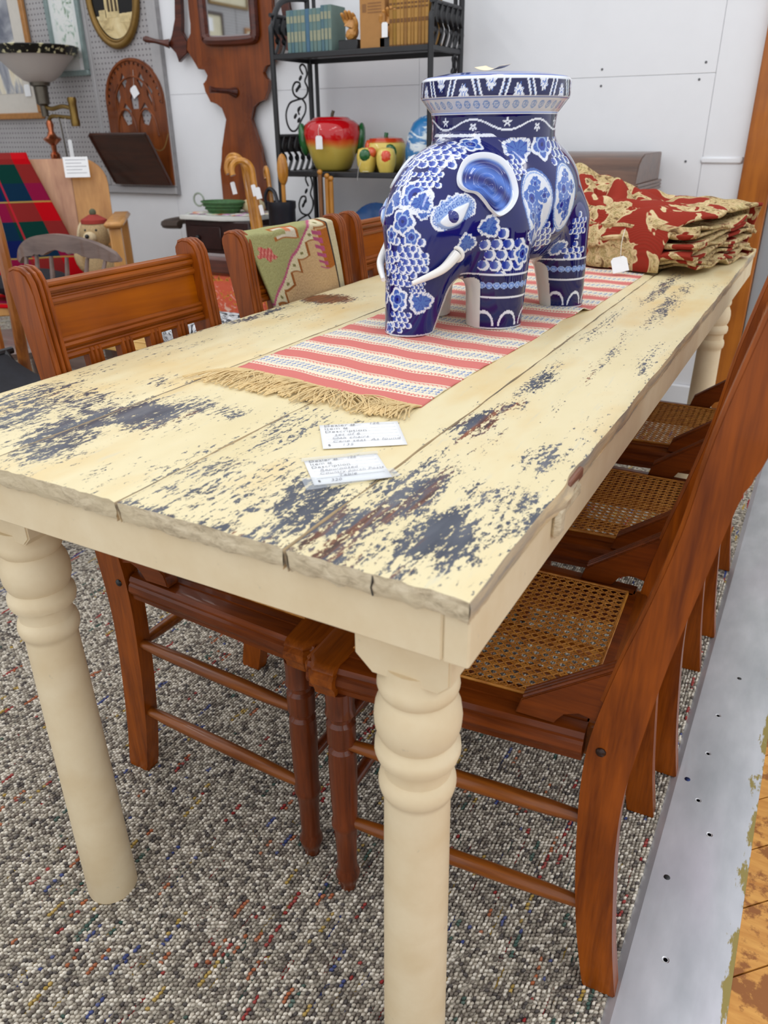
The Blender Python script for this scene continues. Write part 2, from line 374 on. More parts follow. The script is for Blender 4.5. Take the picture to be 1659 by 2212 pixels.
# pegboard sheets
def peg():
    m = Mat('pegboard', .65, spec=.3); s = m.n('SeparateXYZ', (m.co((40, 40, 40)),)); 
    nd = [nn for nn in m.t.nodes if nn.type == 'SEPXYZ'][-1]
    fx = m.math('SUBTRACT', m.math('FRACT', nd.outputs[0]), .5); fz = m.math('SUBTRACT', m.math('FRACT', nd.outputs[2]), .5)
    r = m.math('ADD', m.math('MULTIPLY', fx, fx), m.math('MULTIPLY', fz, fz)); hole = m.math('LESS_THAN', r, .030)
    c = m.ramp(m.noise(m.co((3, 3, 3)), 1, 3), ((.3, S(160, 157, 158)), (.7, S(176, 173, 173))))
    m.set('Base Color', m.mix(hole, c, S(92, 88, 90))); m.bump(hole, -.5, .002); return m.m
M_peg = peg()
M_pegtrim = plain('grey_trim', S(168, 166, 167), .6, var=.03)
pb = MB().box(-4.9, -2.965, YW-.03, YW-.008, .80, 2.6).build('wall_pegboard', plain('peg_frame', S(150, 148, 149), .7), smooth=False, kind='structure')
for x0, x1 in ((-4.72, -3.485), (-3.455, -3.03)):
    MB().box(x0, x1, YW-.034, YW-.028, .84, 2.6).build('peg_sheet', M_peg, pb, smooth=False)
for x0, x1, z0, z1 in ((-3.484, -3.456, .84, 2.6), (-3.03, -2.967, .84, 2.6), (-4.72, -2.967, .802, .839)):
    MB().box(x0, x1, YW-.040, YW-.028, z0, z1, .004).build('trim_strip', M_pegtrim, pb, smooth=False)

# ------------------------------------------------------------------ table
T = thing('farm_table', 'long farmhouse table with chipped cream paint over slate boards on turned legs', 'table', (-.41, 1.12, 0))
TO = Vector((-.41, 1.12, 0))
#  worn patches: x, y, rx, ry, strength, bare
WEAR = [(-.773,.19,.05,.09,.5,0),(-.72,.13,.06,.07,.55,0),(-.70,.20,.06,.07,.55,.1),(-.62,.15,.05,.10,.62,.1),(-.575,.07,.04,.06,.55,0),(-.575,.215,.07,.055,.78,.35),(-.54,.26,.05,.05,.55,0),(-.50,.27,.045,.035,.42,0),(-.66,.345,.03,.035,.42,0),(-.60,.11,.05,.06,.55,0),
(-.47,.27,.03,.03,.42,0),(-.357,.216,.035,.07,.40,0),(-.356,.11,.04,.05,.42,0),(-.34,.05,.05,.035,.42,0),(-.28,.085,.05,.06,.42,0),(-.235,.10,.04,.06,.62,0),(-.205,.08,.03,.07,.62,0),(-.21,.03,.03,.03,.34,0),(-.23,.0,.10,.02,.42,.5),(-.36,0,.04,.018,.5,.4),(-.22,.155,.04,.035,.4,0),(-.37,.29,.04,.05,.38,0),(-.29,.30,.05,.05,.34,0),(-.33,.17,.06,.08,.28,0),
(-.145,.06,.045,.10,.55,.55),(-.145,.01,.04,.05,.55,.9),(-.135,.14,.04,.09,.62,.2),(-.143,.22,.03,.07,.42,.1),(-.155,.38,.025,.06,.6,1),(-.12,.33,.02,.10,.3,1),(-.075,.222,.03,.04,.2,0),(-.075,.09,.04,.06,.72,.1),(-.045,.065,.03,.05,.55,0),(-.08,.012,.05,.02,.42,.2),(-.115,.006,.04,.02,.4,.6),(-.015,.15,.02,.07,.48,0),(-.04,.31,.025,.05,.52,.1),(-.08,.29,.03,.05,.2,0),(-.10,.18,.04,.05,.36,.1),(-.05,.19,.04,.05,.40,0),
(-.019,.729,.012,.05,.42,0),(-.03,.82,.02,.09,.36,0),(-.08,1.25,.02,.30,.48,.5),(-.09,.90,.012,.22,.30,.8),(-.084,.72,.010,.25,.28,.9),(-.145,.59,.018,.18,.42,.3),(-.142,.465,.018,.08,.45,.6),(-.13,1.47,.018,.22,.52,.5),(-.155,1.0,.016,.25,.34,.3),(-.02,1.5,.012,.10,.3,0),
(-.78,1.0,.06,.05,.95,1.6),(-.813,.856,.02,.10,.5,0),(-.814,.745,.02,.06,.45,0),(-.78,.80,.05,.03,.28,0),(-.72,.75,.06,.20,.16,0),(-.73,.9,.05,.25,.18,0),(-.78,.5,.04,.10,.22,0),(-.80,.35,.03,.08,.24,0),(-.83,.6,.01,.2,.3,0),(-.45,.05,.05,.05,.2,0),(-.41,.35,.012,.3,.25,0),(-.42,.1,.01,.1,.3,0),(-.02,.42,.02,.12,.22,0)]
BO = [(-.182, .0, -.006), (-.3965, -.1852, -.004), (-.6165, -.3995, -.003), (-.835, -.6195, -.005)]
def board(x0, x1, y0, seed):
    r = random.Random(seed); nxs, nys = 26, 230; y1 = 2.262+r.uniform(-.004, .004)
    ys_ = [y0+(y1-y0)*(j/nys)**1.35 for j in range(nys+1)]
    m = MB(); top = []; 
    right = x1 == 0
    for y in ys_:
        el = .0006*math.sin(y*31+seed)+.0004*math.sin(y*83+2*seed); er = .0007*math.sin(y*23+seed*2)+.0004*math.sin(y*61)
        notch = 0
        if right: notch = -.004*math.exp(-((y-.300)/.035)**4)
        for i in range(nxs+1):
            t = i/nxs; x = x0+el+(x1+er+notch-x0-el)*t
            ez = min(t, 1-t)*(x1-x0)
            z = .76-.0018*max(0, 1-ez/.004)+.0003*math.sin(x*160+3*math.sin(y*3))
            fy = y+(r.uniform(-.0012, .0012) if y == ys_[0] else 0)
            top.append((x, fy, z))
    fs = [(j*(nxs+1)+i, j*(nxs+1)+i+1, (j+1)*(nxs+1)+i+1, (j+1)*(nxs+1)+i) for j in range(nys) for i in range(nxs)]
    m.cm = 0; m.add(top, fs)
    # front end (rough sawn), sides
    m.cm = 1; fr = top[:nxs+1]; lv = [fr]
    for q in range(1, 5):
        dz = .0225*q/4
        lv.append([(x+(.002 if i == 0 else 0), y+r.uniform(-.0012, .0012)+(.0 if q < 4 else .003), z-dz-(r.uniform(-.0005, .0022) if q == 4 else 0)) for i, (x, y, z) in enumerate(fr)])
    vs = [p for l in lv for p in l]; m.add(vs, [(q*(nxs+1)+i, (q+1)*(nxs+1)+i, (q+1)*(nxs+1)+i+1, q*(nxs+1)+i+1) for q in range(4) for i in range(nxs)])
    m.cm = 2
    for side in (0, nxs):
        e = [top[j*(nxs+1)+side] for j in range(nys+1)]; sgn = 1 if side else -1
        prof = [(0, 0), (.0012, -.006), (.0008, -.013), (-.001, -.0225)]
        vs = []
        for (x, y, z) in e:
            for dx, dz in prof:
                k = r.uniform(-.0005, .0005)*(1 if dx else 0)
                if right and side: k += .007*math.exp(-((y-.27)/.05)**4)*(1 if dz < -.012 else 0)
                vs.append((x+sgn*(dx+k), y, z+dz))
        q = [(j*4+k, j*4+k+1, (j+1)*4+k+1, (j+1)*4+k) for j in range(nys) for k in range(3)]
        m.add(vs, q)
    m.cm = 2; m.add([(x0, y0+.004, .7378), (x1, y0+.004, .7378), (x1, y1, .7378), (x0, y1, .7378)], [(0, 1, 2, 3)])
    m.add([(x0, y1, .76), (x1, y1, .76), (x1, y1, .7378), (x0, y1, .7378)], [(0, 1, 2, 3)])
    m.v = [tuple(Vector(p)-TO) for p in m.v]
    o = m.build('plank', [M_chip, M_end, M_side], T, ang=50)
    me = o.data; n = len(me.vertices); co = np.empty(n*3); me.vertices.foreach_get('co', co); co = co.reshape(-1, 3)+np.array(TO)
    wv = np.full(n, .12); bv = np.zeros(n)
    for (wx, wy, rx, ry, s_, b_) in WEAR:
        if not (x0-.02 < wx < x1+.02): continue
        dd = ((co[:, 0]-wx)/rx)**2+((co[:, 1]-wy)/ry)**2
        q = np.exp(-dd**1.4*.6)
        wv = np.maximum(wv, .12+q*s_*(.86 if wy < .5 else .92)); bv = np.maximum(bv, q*b_)
    ed = np.minimum(np.abs(co[:, 0]-x0), np.abs(co[:, 0]-x1)); wv += .16*np.exp(-(ed/.003)**2)
    ef = np.abs(co[:, 1]-y0); wv += .10*np.exp(-(ef/.006)**2)
    for nm, a in (('wear', wv), ('bare', bv)):
        t = me.attributes.new(nm, 'FLOAT', 'POINT'); t.data.foreach_set('value', a.astype(np.float32))
    return o
for i, (x0, x1, y0) in enumerate(BO): board(x0, x1, y0, i+1)
tm = lambda m: (setattr(m, 'v', [tuple(Vector(p)-TO) for p in m.v]), m)[1]
tm(MB().box(-.78, -.0275, .004, .030, .682, .7375, .002)).build('apron', M_cream, T, smooth=False)
tm(MB().box(-.027, -.002, .004, 2.24, .682, .7375, .002)).build('apron', M_cream, T, smooth=False)
tm(MB().box(-.805, -.781, .004, 2.24, .682, .7375, .002)).build('apron', M_cream, T, smooth=False)
tm(MB().box(-.78, -.0275, 2.215, 2.24, .682, .7375, .002)).build('apron', M_cream, T, smooth=False)
m = MB(); pts = [(-.090, -.0055, .7585), (-.0895, -.0068, .752), (-.0915, -.0062, .746), (-.0895, -.0066, .7385)]
tm(m.tube(pts, [.0006, .0011, .0008, .0009], 5)).build('end_crack', M_black, T)
m = MB(); 
m.box(-.004, .007, .222, .246, .706, .742, .007); m.box(-.003, .005, .24, .31, .724, .742, .006)
tm(m).build('split_knot', M_end, T)
tm(MB().box(-.006, .0022, .268, .322, .741, .7545, .002)).build('exposed_wood', wood('torn_red_wood', S(92, 50, 38), S(168, 118, 92), 'y', .7), T)
LEG = [(.001, -.0826), (.0405, -.0826), (.0425, -.078), (.0415, .08), (.0395, .30), (.0385, .452), (.0388, .458), (.0425, .462), (.0445, .470), (.0445, .476), (.0425, .484), (.0385, .488), (.0382, .500), (.0395, .506), (.046, .510), (.0485, .518), (.0478, .527), (.042, .533), (.041, .536), (.0445, .541), (.0478, .552), (.0485, .565), (.0465, .578), (.041, .590), (.0395, .593), (.043, .597), (.0448, .604), (.0435, .613), (.039, .618), (.038, .632), (.001, .632)]
for lx, ly in ((-.077, .060), (-.676, .074), (-.077, 2.18), (-.676, 2.18)):
    m = MB().lathe([(r*(.95 if .45 < z < .62 else .97), z) for r, z in LEG], 32, Matrix.Translation((lx, ly, 0)))
    m.prism([(lx-.055, .684), (lx+.048, .684), (lx+.048, .634), (lx+.036, .622), (lx-.036, .622), (lx-.055, .640)], ly-.032, ly+.045, 'y', .002)
    tm(m).build('leg', M_cream, T)
# ------------------------------------------------------------------ dining chairs (back on +x, near side on -y)
def cane_mat():
    m = Mat('cane', .45, spec=.35); f = m.noise(m.co((60, 60, 60)), 1, 3)
    m.set('Base Color', m.ramp(f, ((.3, S(164, 98, 28)), (.7, S(206, 142, 58))))); return m.m
M_cane = cane_mat()
M_turn = wood('turned_leg_wood', S(70, 28, 10), S(120, 54, 18), 'z')
PF = [(.104, .0), (.085, .11), (.073, .215), (.067, .298), (.064, .377), (.068, .453), (.087, .556), (.108, .642), (.127, .735), (.141, .84), (.147, .892)]
PB = [(.150, .0), (.136, .09), (.127, .17), (.117, .284), (.116, .379), (.126, .478), (.138, .58), (.158, .70), (.174, .79), (.189, .865), (.198, .915)]
PX0 = -.07
def make_chair(name, label, PF=PF, PB=PB, top=0):
    t = thing(name, label, 'chair', (0, 0, 0))
    f = lambda p: (p[0]-PX0, p[1])
    front = [Vector((*f(p), 0)) for p in PF]; back = [Vector((*f(p), 0)) for p in PB]
    fs = spline(front, 4); bs = spline(back, 4)
    cap = [(.150-PX0, .908), (.156-PX0, .919), (.167-PX0, .926), (.181-PX0, .927), (.192-PX0, .923)]
    if top: cap = [(x+.020, z+.062) for x, z in cap]
    out = [(p.x, p.y) for p in fs]+cap+[(p.x, p.y) for p in reversed(bs)]
    for s in (-1, 1):
        y0, y1 = (-.190, -.160) if s < 0 else (.160, .190)
        st = MB().prism(out, y0, y1, 'y', .002).build('rear_post', M_chz, t)
        # reeded face beads running up the front of the post
        m = MB(); ft = [p for p in fs if p.y > .50]+[Vector((c[0], c[1], 0)) for c in cap]
        for off in (-.0095, 0, .0095):
            m.tube([(p.x-.0005, (y0+y1)/2+off, p.y) for p in ft], .0042, 6)
        m.build('reeding', M_chz, st)
       
        m = MB().ball((.082-PX0, s*.1905, .432), .0065, 10, (1, .6, 1)); m.build('bolt', plain('dark_bolt', S(50, 30, 24), .35, .4) if s < 0 else M_black, st)
    # seat frame: side rails with a moulded edge, front and rear rail
    prof = [(0, .449), (.008, .447), (.013, .441), (.012, .436), (.016, .433), (.018, .424), (.015, .417), (.010, .413), (.010, .405), (0, .405)]
    for s in (-1, 1):
        m = MB(); a = Vector((-.245, s*.196, 0)); b = Vector((.130, s*.176, 0))
        L = [[(p.x, p.y+s*dx*.9, z) for dx, z in prof]+[(p.x, p.y-s*.05, .405), (p.x, p.y-s*.05, .449)] for p in (a, b)]
        k = len(L[0]); m.add(L[0]+L[1], [(i, (i+1) % k, k+(i+1) % k, k+i) for i in range(k)]+[tuple(range(k)), tuple(range(k, 2*k))])
        m.build('side_rail', M_chx, t, ang=30)
    m = MB(); pth = [(-.200, -.213), (-.232, -.213), (-.252, -.192), (-.252, .192), (-.232, .213), (-.200, .213)]
    out3 = [(x, y) for x, y in pth]; inn = [(-.195, -.160), (-.196, -.160), (-.197, -.15), (-.197, .15), (-.196, .160), (-.195, .160)]
    pr = [(0, .452), (.006, .450), (.012, .444), (.010, .439), (.015, .435), (.016, .424), (.010, .414), (.008, .404), (-.001, .404)]
    R_ = []
    for i, (x, y) in enumerate(out3):
        p = Vector((x, y, 0)); a = Vector((*out3[max(0, i-1)], 0)); b = Vector((*out3[min(len(out3)-1, i+1)], 0)); tt = (b-a).normalized(); nn = Vector((tt.y, -tt.x, 0))
        if nn.dot(p-Vector((-.05, 0, 0))) < 0: nn = -nn
        R_ += [(p.x+nn.x*dx-nn.x*.010, p.y+nn.y*dx-nn.y*.010, z) for dx, z in pr]+[(inn[i][0], inn[i][1], .404), (inn[i][0], inn[i][1], .452)]
    k = len(pr)+2; m.add(R_, [(j*k+i, j*k+(i+1) % k, (j+1)*k+(i+1) % k, (j+1)*k+i) for j in range(5) for i in range(k)]+[tuple(range(k)), tuple(range(5*k, 6*k))])
    m.build('front_rail', M_chy, t, ang=30)
    MB().box(.124, .150, -.168, .168, .398, .449, .004).build('rear_rail', M_chy, t)
    m = MB()   # seat surface rails around the cane
    m.prism([(-.20, -.155), (.128, -.146), (.128, -.163), (-.20, -.175)], .440, .4515, 'z').prism([(-.20, .155), (.128, .146), (.128, .163), (-.20, .175)], .440, .4515, 'z').prism([(.118, -.15), (.134, -.15), (.134, .15), (.118, .15)], .440, .4515, 'z')
    m.build('seat_border', M_chx, t, smooth=False)
    # woven cane: paired strands both ways and two sets of diagonals
    m = MB(); x0, x1, yh0, yh1 = -.197, .120, .157, .148; pit = .0132; yy = lambda x: yh0+(yh1-yh0)*(x-x0)/(x1-x0)
    sag = lambda x, y: -.004*max(0, 1-((x+.04)/.16)**2)*max(0, 1-(y/.15)**2)
    def strand(a, b, w_, z):
        d = Vector((b[0]-a[0], b[1]-a[1], 0)); 
        if d.length < .004: return
        d.normalize(); n_ = Vector((-d.y, d.x, 0))*w_/2; N = 4; vs = []
        for i in range(N+1):
            p = Vector((a[0]+(b[0]-a[0])*i/N, a[1]+(b[1]-a[1])*i/N, 0)); zz = .4522+z+sag(p.x, p.y)
            vs += [(p.x-n_.x, p.y-n_.y, zz-.0003), (p.x, p.y, zz+.0005), (p.x+n_.x, p.y+n_.y, zz-.0003)]
        m.add(vs, [(3*i+k, 3*i+k+1, 3*i+4+k, 3*i+3+k) for i in range(N) for k in (0, 1)])
    k = 0; x = x0
    while x < x1:
        for e in (-.0015, .0015): strand((x+e, -yy(x)), (x+e, yy(x)), .0022, 0)
        x += pit
    y = -yh0
    while y < yh0:
        for e in (-.0015, .0015):
            if abs(y+e) < yh1: strand((x0, y+e), (x1, y+e), .0022, .0008)
        y += pit
    def clip(c, sgn):
        pts = []
        # line y = sgn*(x) + c across the panel
        lo, hi = x0, x1
        f = lambda x: sgn*x+c
        for i in range(400):
            if abs(f(lo)) > yh1: lo += (x1-x0)/400
        for i in range(400):
            if abs(f(hi)) > yh1: hi -= (x1-x0)/400
        if hi-lo > .01: strand((lo, f(lo)), (hi, f(hi)), .0023, .0016 if sgn > 0 else .0020)
    for i in range(-60, 60):
        clip((i+.5)*pit-yh0-x0, 1); clip((i+.5)*pit-yh0+x0, -1)
    cn = m.build('cane_seat', M_cane, t, smooth=False)
    m = MB(); m.tube([(x0, -yh0, .4535), (x0, yh0, .4535), (x1, yh1, .4535), (x1, -yh1, .4535)], .0024, 6, closed=True); m.build('cane_binding', M_cane, t)
    # hip brackets between seat rail and post
    for s in (-1, 1):
        o_ = [(.044, .4505), (.050, .473), (.166, .558), (.180, .556), (.170, .505), (.150, .468), (.120, .478), (.102, .470), (.092, .4505)]
        o2 = [(x+.02-.02, z) for x, z in o_]
        br = MB().prism(o_, s*.161, s*.1865, 'y', .0015).build('hip_bracket', M_chx, t)
        m = MB(); 
        for yo in (.167, .174, .181): m.tube([(.052, s*yo, .4745), (.166, s*yo, .5585)], .0028, 6)
        m.build('reeding', M_chx, br)
    # turned front legs
    P = [(.001, 0), (.0125, 0), (.0135, .012), (.0175, .022), (.020, .034), (.0165, .046), (.0155, .052), (.0165, .10), (.0185, .135), (.0215, .142), (.0215, .150), (.019, .157), (.0205, .20), (.0215, .27), (.0205, .295), (.0155, .300), (.0155, .304), (.0215, .310), (.0215, .345), (.0165, .350), (.0165, .356), (.0225, .362), (.0205, .374), (.0215, .405), (.001, .405)]
    for s in (-1, 1): MB().lathe(P, 18, Matrix.Translation((-.205, s*.190, 0))).build('front_leg', M_turn, t)
    R = lambda a, b: MB().tube([Vector(a).lerp(Vector(b), i/6) for i in range(7)], [.0075, .0105, .0115, .0115, .0115, .0105, .0075], 10)
    for s in (-1, 1):
        R((-.205, s*.190, .305), (.155, s*.176, .305)).build('stretcher', M_rung, t); R((-.205, s*.190, .150), (.172, s*.176, .150)).build('stretcher', M_rung, t)
    R((.165, -.172, .285), (.165, .172, .285)).build('stretcher', M_rung, t)
    for z in (.335, .20):
        pr_ = [(.0065, 0), (.009, .03), (.010, .10), (.0145, .125), (.010, .14), (.0155, .165), (.0165, .19)]
        pr_ = pr_+[(r, .38-q) for r, q in pr_[-2::-1]]
        MB().lathe(pr_, 12, Matrix.Translation((-.205, -.19, z)) @ Matrix.Rotation(-PI/2, 4, 'X')).build('front_stretcher', M_turn, t)
    # back: panelled crest rail, slats, lower rail
    bx_ = lambda z: .127-PX0+(.150-.127)*(z-.735)/(.905-.735)+.012
    def slab(z0, z1, y0, y1, d0, d1): 
        a, b = bx_(z0), bx_(z1); m_ = MB()
        m_.add([(a+d0, y0, z0), (a+d1, y0, z0), (b+d1, y0, z1), (b+d0, y0, z1), (a+d0, y1, z0), (a+d1, y1, z0), (b+d1, y1, z1), (b+d0, y1, z1)], [(0, 1, 2, 3), (7, 6, 5, 4), (0, 4, 5, 1), (1, 5, 6, 2), (2, 6, 7, 3), (3, 7, 4, 0)]); return m_
    cr = slab(.789, .904, -.162, .162, .004, .020).build('crest_rail', M_panel, t, smooth=False)
    m = MB()
    for z, r in ((.901, .0045), (.892, .0055), (.881, .003), (.876, .0055), (.8185, .0045), (.811, .0055), (.8015, .003), (.795, .006)):
        m.tube([(bx_(z)+.003, -.162, z), (bx_(z)+.003, .162, z)], r, 8)
    m.build('crest_moulding', M_chy, cr)
    lr = slab(.515, .555, -.162, .162, -.004, .016).build('lower_rail', M_chy, t, smooth=False)
    for y in (-.099, -.033, .033, .099):
        sl = slab(.55, .80, y-.014, y+.014, -.001, .013).build('slat', M_chz, t, smooth=False)
        m = MB()
        for yo in (-.009, 0, .009): m.tube([(bx_(.55)-.001, y+yo, .55), (bx_(.80)-.001, y+yo, .80)], .0034, 6)
        m.build('reeding', M_chz, sl)
    return t
LB = ['cane seated oak chair pulled nearest on the right of the table', 'middle cane seated oak chair on the right of the table', 'farthest cane seated oak chair on the right by the pine post',
      'cane seated oak chair nearest on the left with bare panelled back', 'oak dining chair with the woven kilim draped over its back', 'farthest oak chair on the left partly behind the blue elephant']
c0 = make_chair('dining_chair', LB[0], PF[:-1]+[(.164, .952)], PB[:-2]+[(.188, .83), (.216, .970)], 1); c0['group'] = 'cane chairs around the farm table'
c1 = make_chair('dining_chair', LB[1]); c1['group'] = c0['group']
pl = [(-.080, .415, .050), (-.076, .887, .030), (-.076, 1.39, .025), (-.569, .433, PI), (-.569, .913, PI), (-.569, 1.333, PI)]
for i, (x, y, r) in enumerate(pl):
    o = c0 if i == 0 else c1 if i == 1 else copy_tree(c1)
    o.location = (x, y, .002); o.rotation_euler = (0, 0, r); o['label'] = LB[i]; o['category'] = 'chair'

# ------------------------------------------------------------------ runner
def runner_mat():
    m = Mat('woven_stripes', .9, spec=.1); uv = m.n('TexCoord', out='UV'); s = m.t.nodes.new('ShaderNodeSeparateXYZ'); m.t.links.new(uv, s.inputs[0])
    x, y = s.outputs[0], s.outputs[1]      # metres across, metres along
    ph = m.math('FRACT', m.math('DIVIDE', y, .1045))
    wob = m.math('MULTIPLY', m.math('SUBTRACT', m.math('FRACT', m.math('DIVIDE', x, .008)), .5), .0)
    R_, C_, B_ = S(206, 112, 106), S(228, 218, 194), S(92, 126, 182)
    base = m.ramp(ph, ((0, R_), (.34, C_), (.365, R_), (.415, C_), (.44, C_), (.925, R_), (.945, C_), (.975, R_)), 'CONSTANT')
    # little scallops either side of the red bands
    sc = m.math('SINE', m.math('MULTIPLY', x, 2*PI/.0075))
    def band(c, h): return m.math('LESS_THAN', m.math('ABSOLUTE', m.math('SUBTRACT', ph, c)), h)
    wav = m.math('LESS_THAN', m.math('ABSOLUTE', m.math('SUBTRACT', m.math('SUBTRACT', ph, .425), m.math('MULTIPLY', sc, .018))), .014)
    wav2 = m.math('LESS_THAN', m.math('ABSOLUTE', m.math('SUBTRACT', m.math('SUBTRACT', ph, .895), m.math('MULTIPLY', sc, .018))), .014)
    dots = m.math('GREATER_THAN', m.math('SINE', m.math('MULTIPLY', x, 2*PI/.006)), .1)
    c = m.mix(m.math('MULTIPLY', band(.390, .025), dots), base, C_)
    c = m.mix(m.math('MAXIMUM', wav, wav2), c, S(214, 128, 118))
    # blue lattice band
    u1 = m.math('SINE', m.math('ADD', m.math('MULTIPLY', x, 2*PI/.022), m.math('MULTIPLY', ph, 34)))
    u2 = m.math('SINE', m.math('SUBTRACT', m.math('MULTIPLY', x, 2*PI/.022), m.math('MULTIPLY', ph, 34)))
    lat = m.math('GREATER_THAN', m.math('MULTIPLY', u1, u2), .02); fl = m.math('GREATER_THAN', m.math('SINE', m.math('MULTIPLY', x, 2*PI/.0055)), -.8)
    lat = m.math('MULTIPLY', m.math('MULTIPLY', lat, fl), band(.675, .125)); c = m.mix(m.math('MULTIPLY', lat, .85), c, B_)
    th = m.n('TexWave', {'Vector': m.co((1, 1, 1), 'UV'), 'Scale': 420, 'Distortion': .6}, out=1, bands_direction='Y'); tv = m.n('TexWave', {'Vector': m.co((1, 1, 1), 'UV'), 'Scale': 300}, out=1, bands_direction='X')
    k = m.math('MULTIPLY', th, tv); c = m.mix(m.math('MULTIPLY', k, .18), c, S(250, 236, 220)); m.set('Base Color', c)
    m.bump(m.math('ADD', k, m.math('MULTIPLY', m.noise(m.co((30, 30, 1), 'UV'), 1, 3), 2)), .25, .001); return m.m
NX, NY = 60, 320
def runpt(u, v):
    y = .405+v*1.50; x = -.5935+.352*u
    k = max(0, min(1, (y-1.02)/.12)); x += .030*k*(u)+.005*math.sin(y*9)*(.5+u*.5)-.004*math.sin(y*4)
    z = .7612+.0006*math.sin(x*70+y*40)+.0004*math.sin(y*170+x*20)+max(0, .008*math.exp(-((y-1.10)/.022)**2))*u**3
    yy = y+(.040)*(1-u)+.004*math.sin(u*7)
    return (x, yy, z)
m = MB().grid(lambda u, v: runpt(u, v), NX, NY)
rn = m.build('table_runner', runner_mat(), solid=.0012); tag(rn, 'red, cream and blue striped woven runner with a fringed end lying along the table', 'table runner')
uvl = rn.data.uv_layers.new(name='UVMap')
co = [v.co for v in rn.data.vertices]
for l in rn.data.loops:
    i = l.vertex_index; j, k = divmod(i, NX+1); uvl.data[l.index].uv = (k/NX*.352, j/NY*1.5+.0)
M_fringe = plain('fringe_yarn', S(218, 192, 142), .9, var=.12, scale=30, bump=.1)
m = MB()
for i in range(330):
    u = rnd.random(); p = Vector(runpt(u, 0)); L = .085*(1-.25*u)*rnd.uniform(.75, 1.1)
    a = math.radians(-90+18*math.sin(u*11)+rnd.gauss(0, 13)+(-40*max(0, .25-u)*2)+(22 if .5 < u < .8 else 0)); pts = [p+Vector((0, .004, .0007))]; q = p.copy(); h = rnd.uniform(0, .006)
    for k in range(1, 7):
        a += rnd.gauss(0, .13); q = q+Vector((math.cos(a), math.sin(a), 0))*L/6; pts.append(Vector((q.x, max(q.y, .05), .7622+h*math.sin(PI*k/6.5)+.0008)))
    m.tube(pts, [.0009]*6+[.0011 if rnd.random() < .8 else .002], 4)
fr = m.build('fringe', M_fringe, rn); fr['kind'] = 'stuff'

# ------------------------------------------------------------------ price cards on the table
def card(label, corners, rows, tape=None):
    A = [Vector((x, y, .7608)) for x, y in corners]
    ex = (A[1]-A[0]); W_ = ex.length; ex.normalize(); ez = Vector((0, 0, 1)); ey = ez.cross(ex); H_ = abs((A[3]-A[0]).dot(ey))
    t = thing('price_card', label, 'card', A[0])
    Mx = Matrix(((ex.x, ey.x, 0, 0), (ex.y, ey.y, 0, 0), (0, 0, 1, 0), (0, 0, 0, 1)))
    tr = lambda m_: (setattr(m_, 'v', [tuple(Mx @ Vector(v)) for v in m_.v]), m_)[1]
    tr(MB().grid(lambda u, v: (u*W_, -H_+v*H_, .0006+.0012*(1-u)*(1-v)**2*.5), 8, 6)).build('card', M_paper, t, solid=.0004)
    ink = MB(); pens = []; zz = .0021
    for y in (.13, .27, .40, .53, .66, .80):
        x0 = .36 if y < .14 else (.30 if y < .3 else (.52 if y < .45 else .06)); x1 = .94
        if y == .13: ink.box(x0*W_, (x0+.16)*W_, -y*H_-.0002, -y*H_+.0001, zz, zz+.0001); x0 = .74
        ink.box(x0*W_, x1*W_, -y*H_-.0002, -y*H_+.0001, zz, zz+.0001)
    for txt, x, y, sz, sx, pn in rows:
        if pn: pens.append(MB())
        text_mesh(pens[-1] if pn else ink, txt, sz*H_*(.92 if pn else .95), Matrix.Translation((x*W_, -y*H_, zz)), sx*.70, .25 if pn else 0)
    tr(ink).build('printing', M_ink, t, smooth=False)
    for pen in pens: tr(pen).build('handwriting', M_pen, t, smooth=False)
    if tape:
        mt = Mat('clear_tape', .25, spec=.5); mt.set('Base Color', S(214, 220, 226)); mt.set('Alpha', .34)
        for q in tape:
            MB().add([Vector((x, y, .7626))-A[0] for x, y in q], [(0, 1, 2, 3)]).build('tape', mt.m, t, smooth=False)
PR = [('Dealer #', .05, .13, .125, 1.6, 0), ('Item #', .05, .26, .125, 1.6, 0), ('Description', .05, .39, .125, 1.6, 0), ('$', .06, .93, .11, 1.3, 0)]
card('white handwritten price card half tucked under the runner fringe', [(-.332, .282), (-.250, .342), (-.203, .290), (-.273, .221)],
     PR+[('126', .62, .11, .14, 1.2, 1), ('set of 6', .16, .52, .13, 1.5, 1), ('Oak chairs', .12, .655, .13, 1.5, 1), ('Cane seat  As found', .12, .79, .13, 1.45, 1), ('135', .22, .945, .14, 1.3, 1)])
card('white handwritten price card taped flat across a board seam', [(-.282, .173), (-.219, .232), (-.172, .185), (-.233, .122)],
     PR+[('126', .56, .12, .14, 1.2, 1), ('Repurposed', .14, .515, .13, 1.5, 1), ('Country porch Posts', .12, .645, .13, 1.45, 1), ('Table', .34, .785, .14, 1.5, 1), ('320', .22, .945, .14, 1.3, 1)],
     [[(-.256, .129), (-.181, .201), (-.163, .186), (-.233, .106)], [(-.288, .177), (-.222, .238), (-.216, .231), (-.282, .168)]])

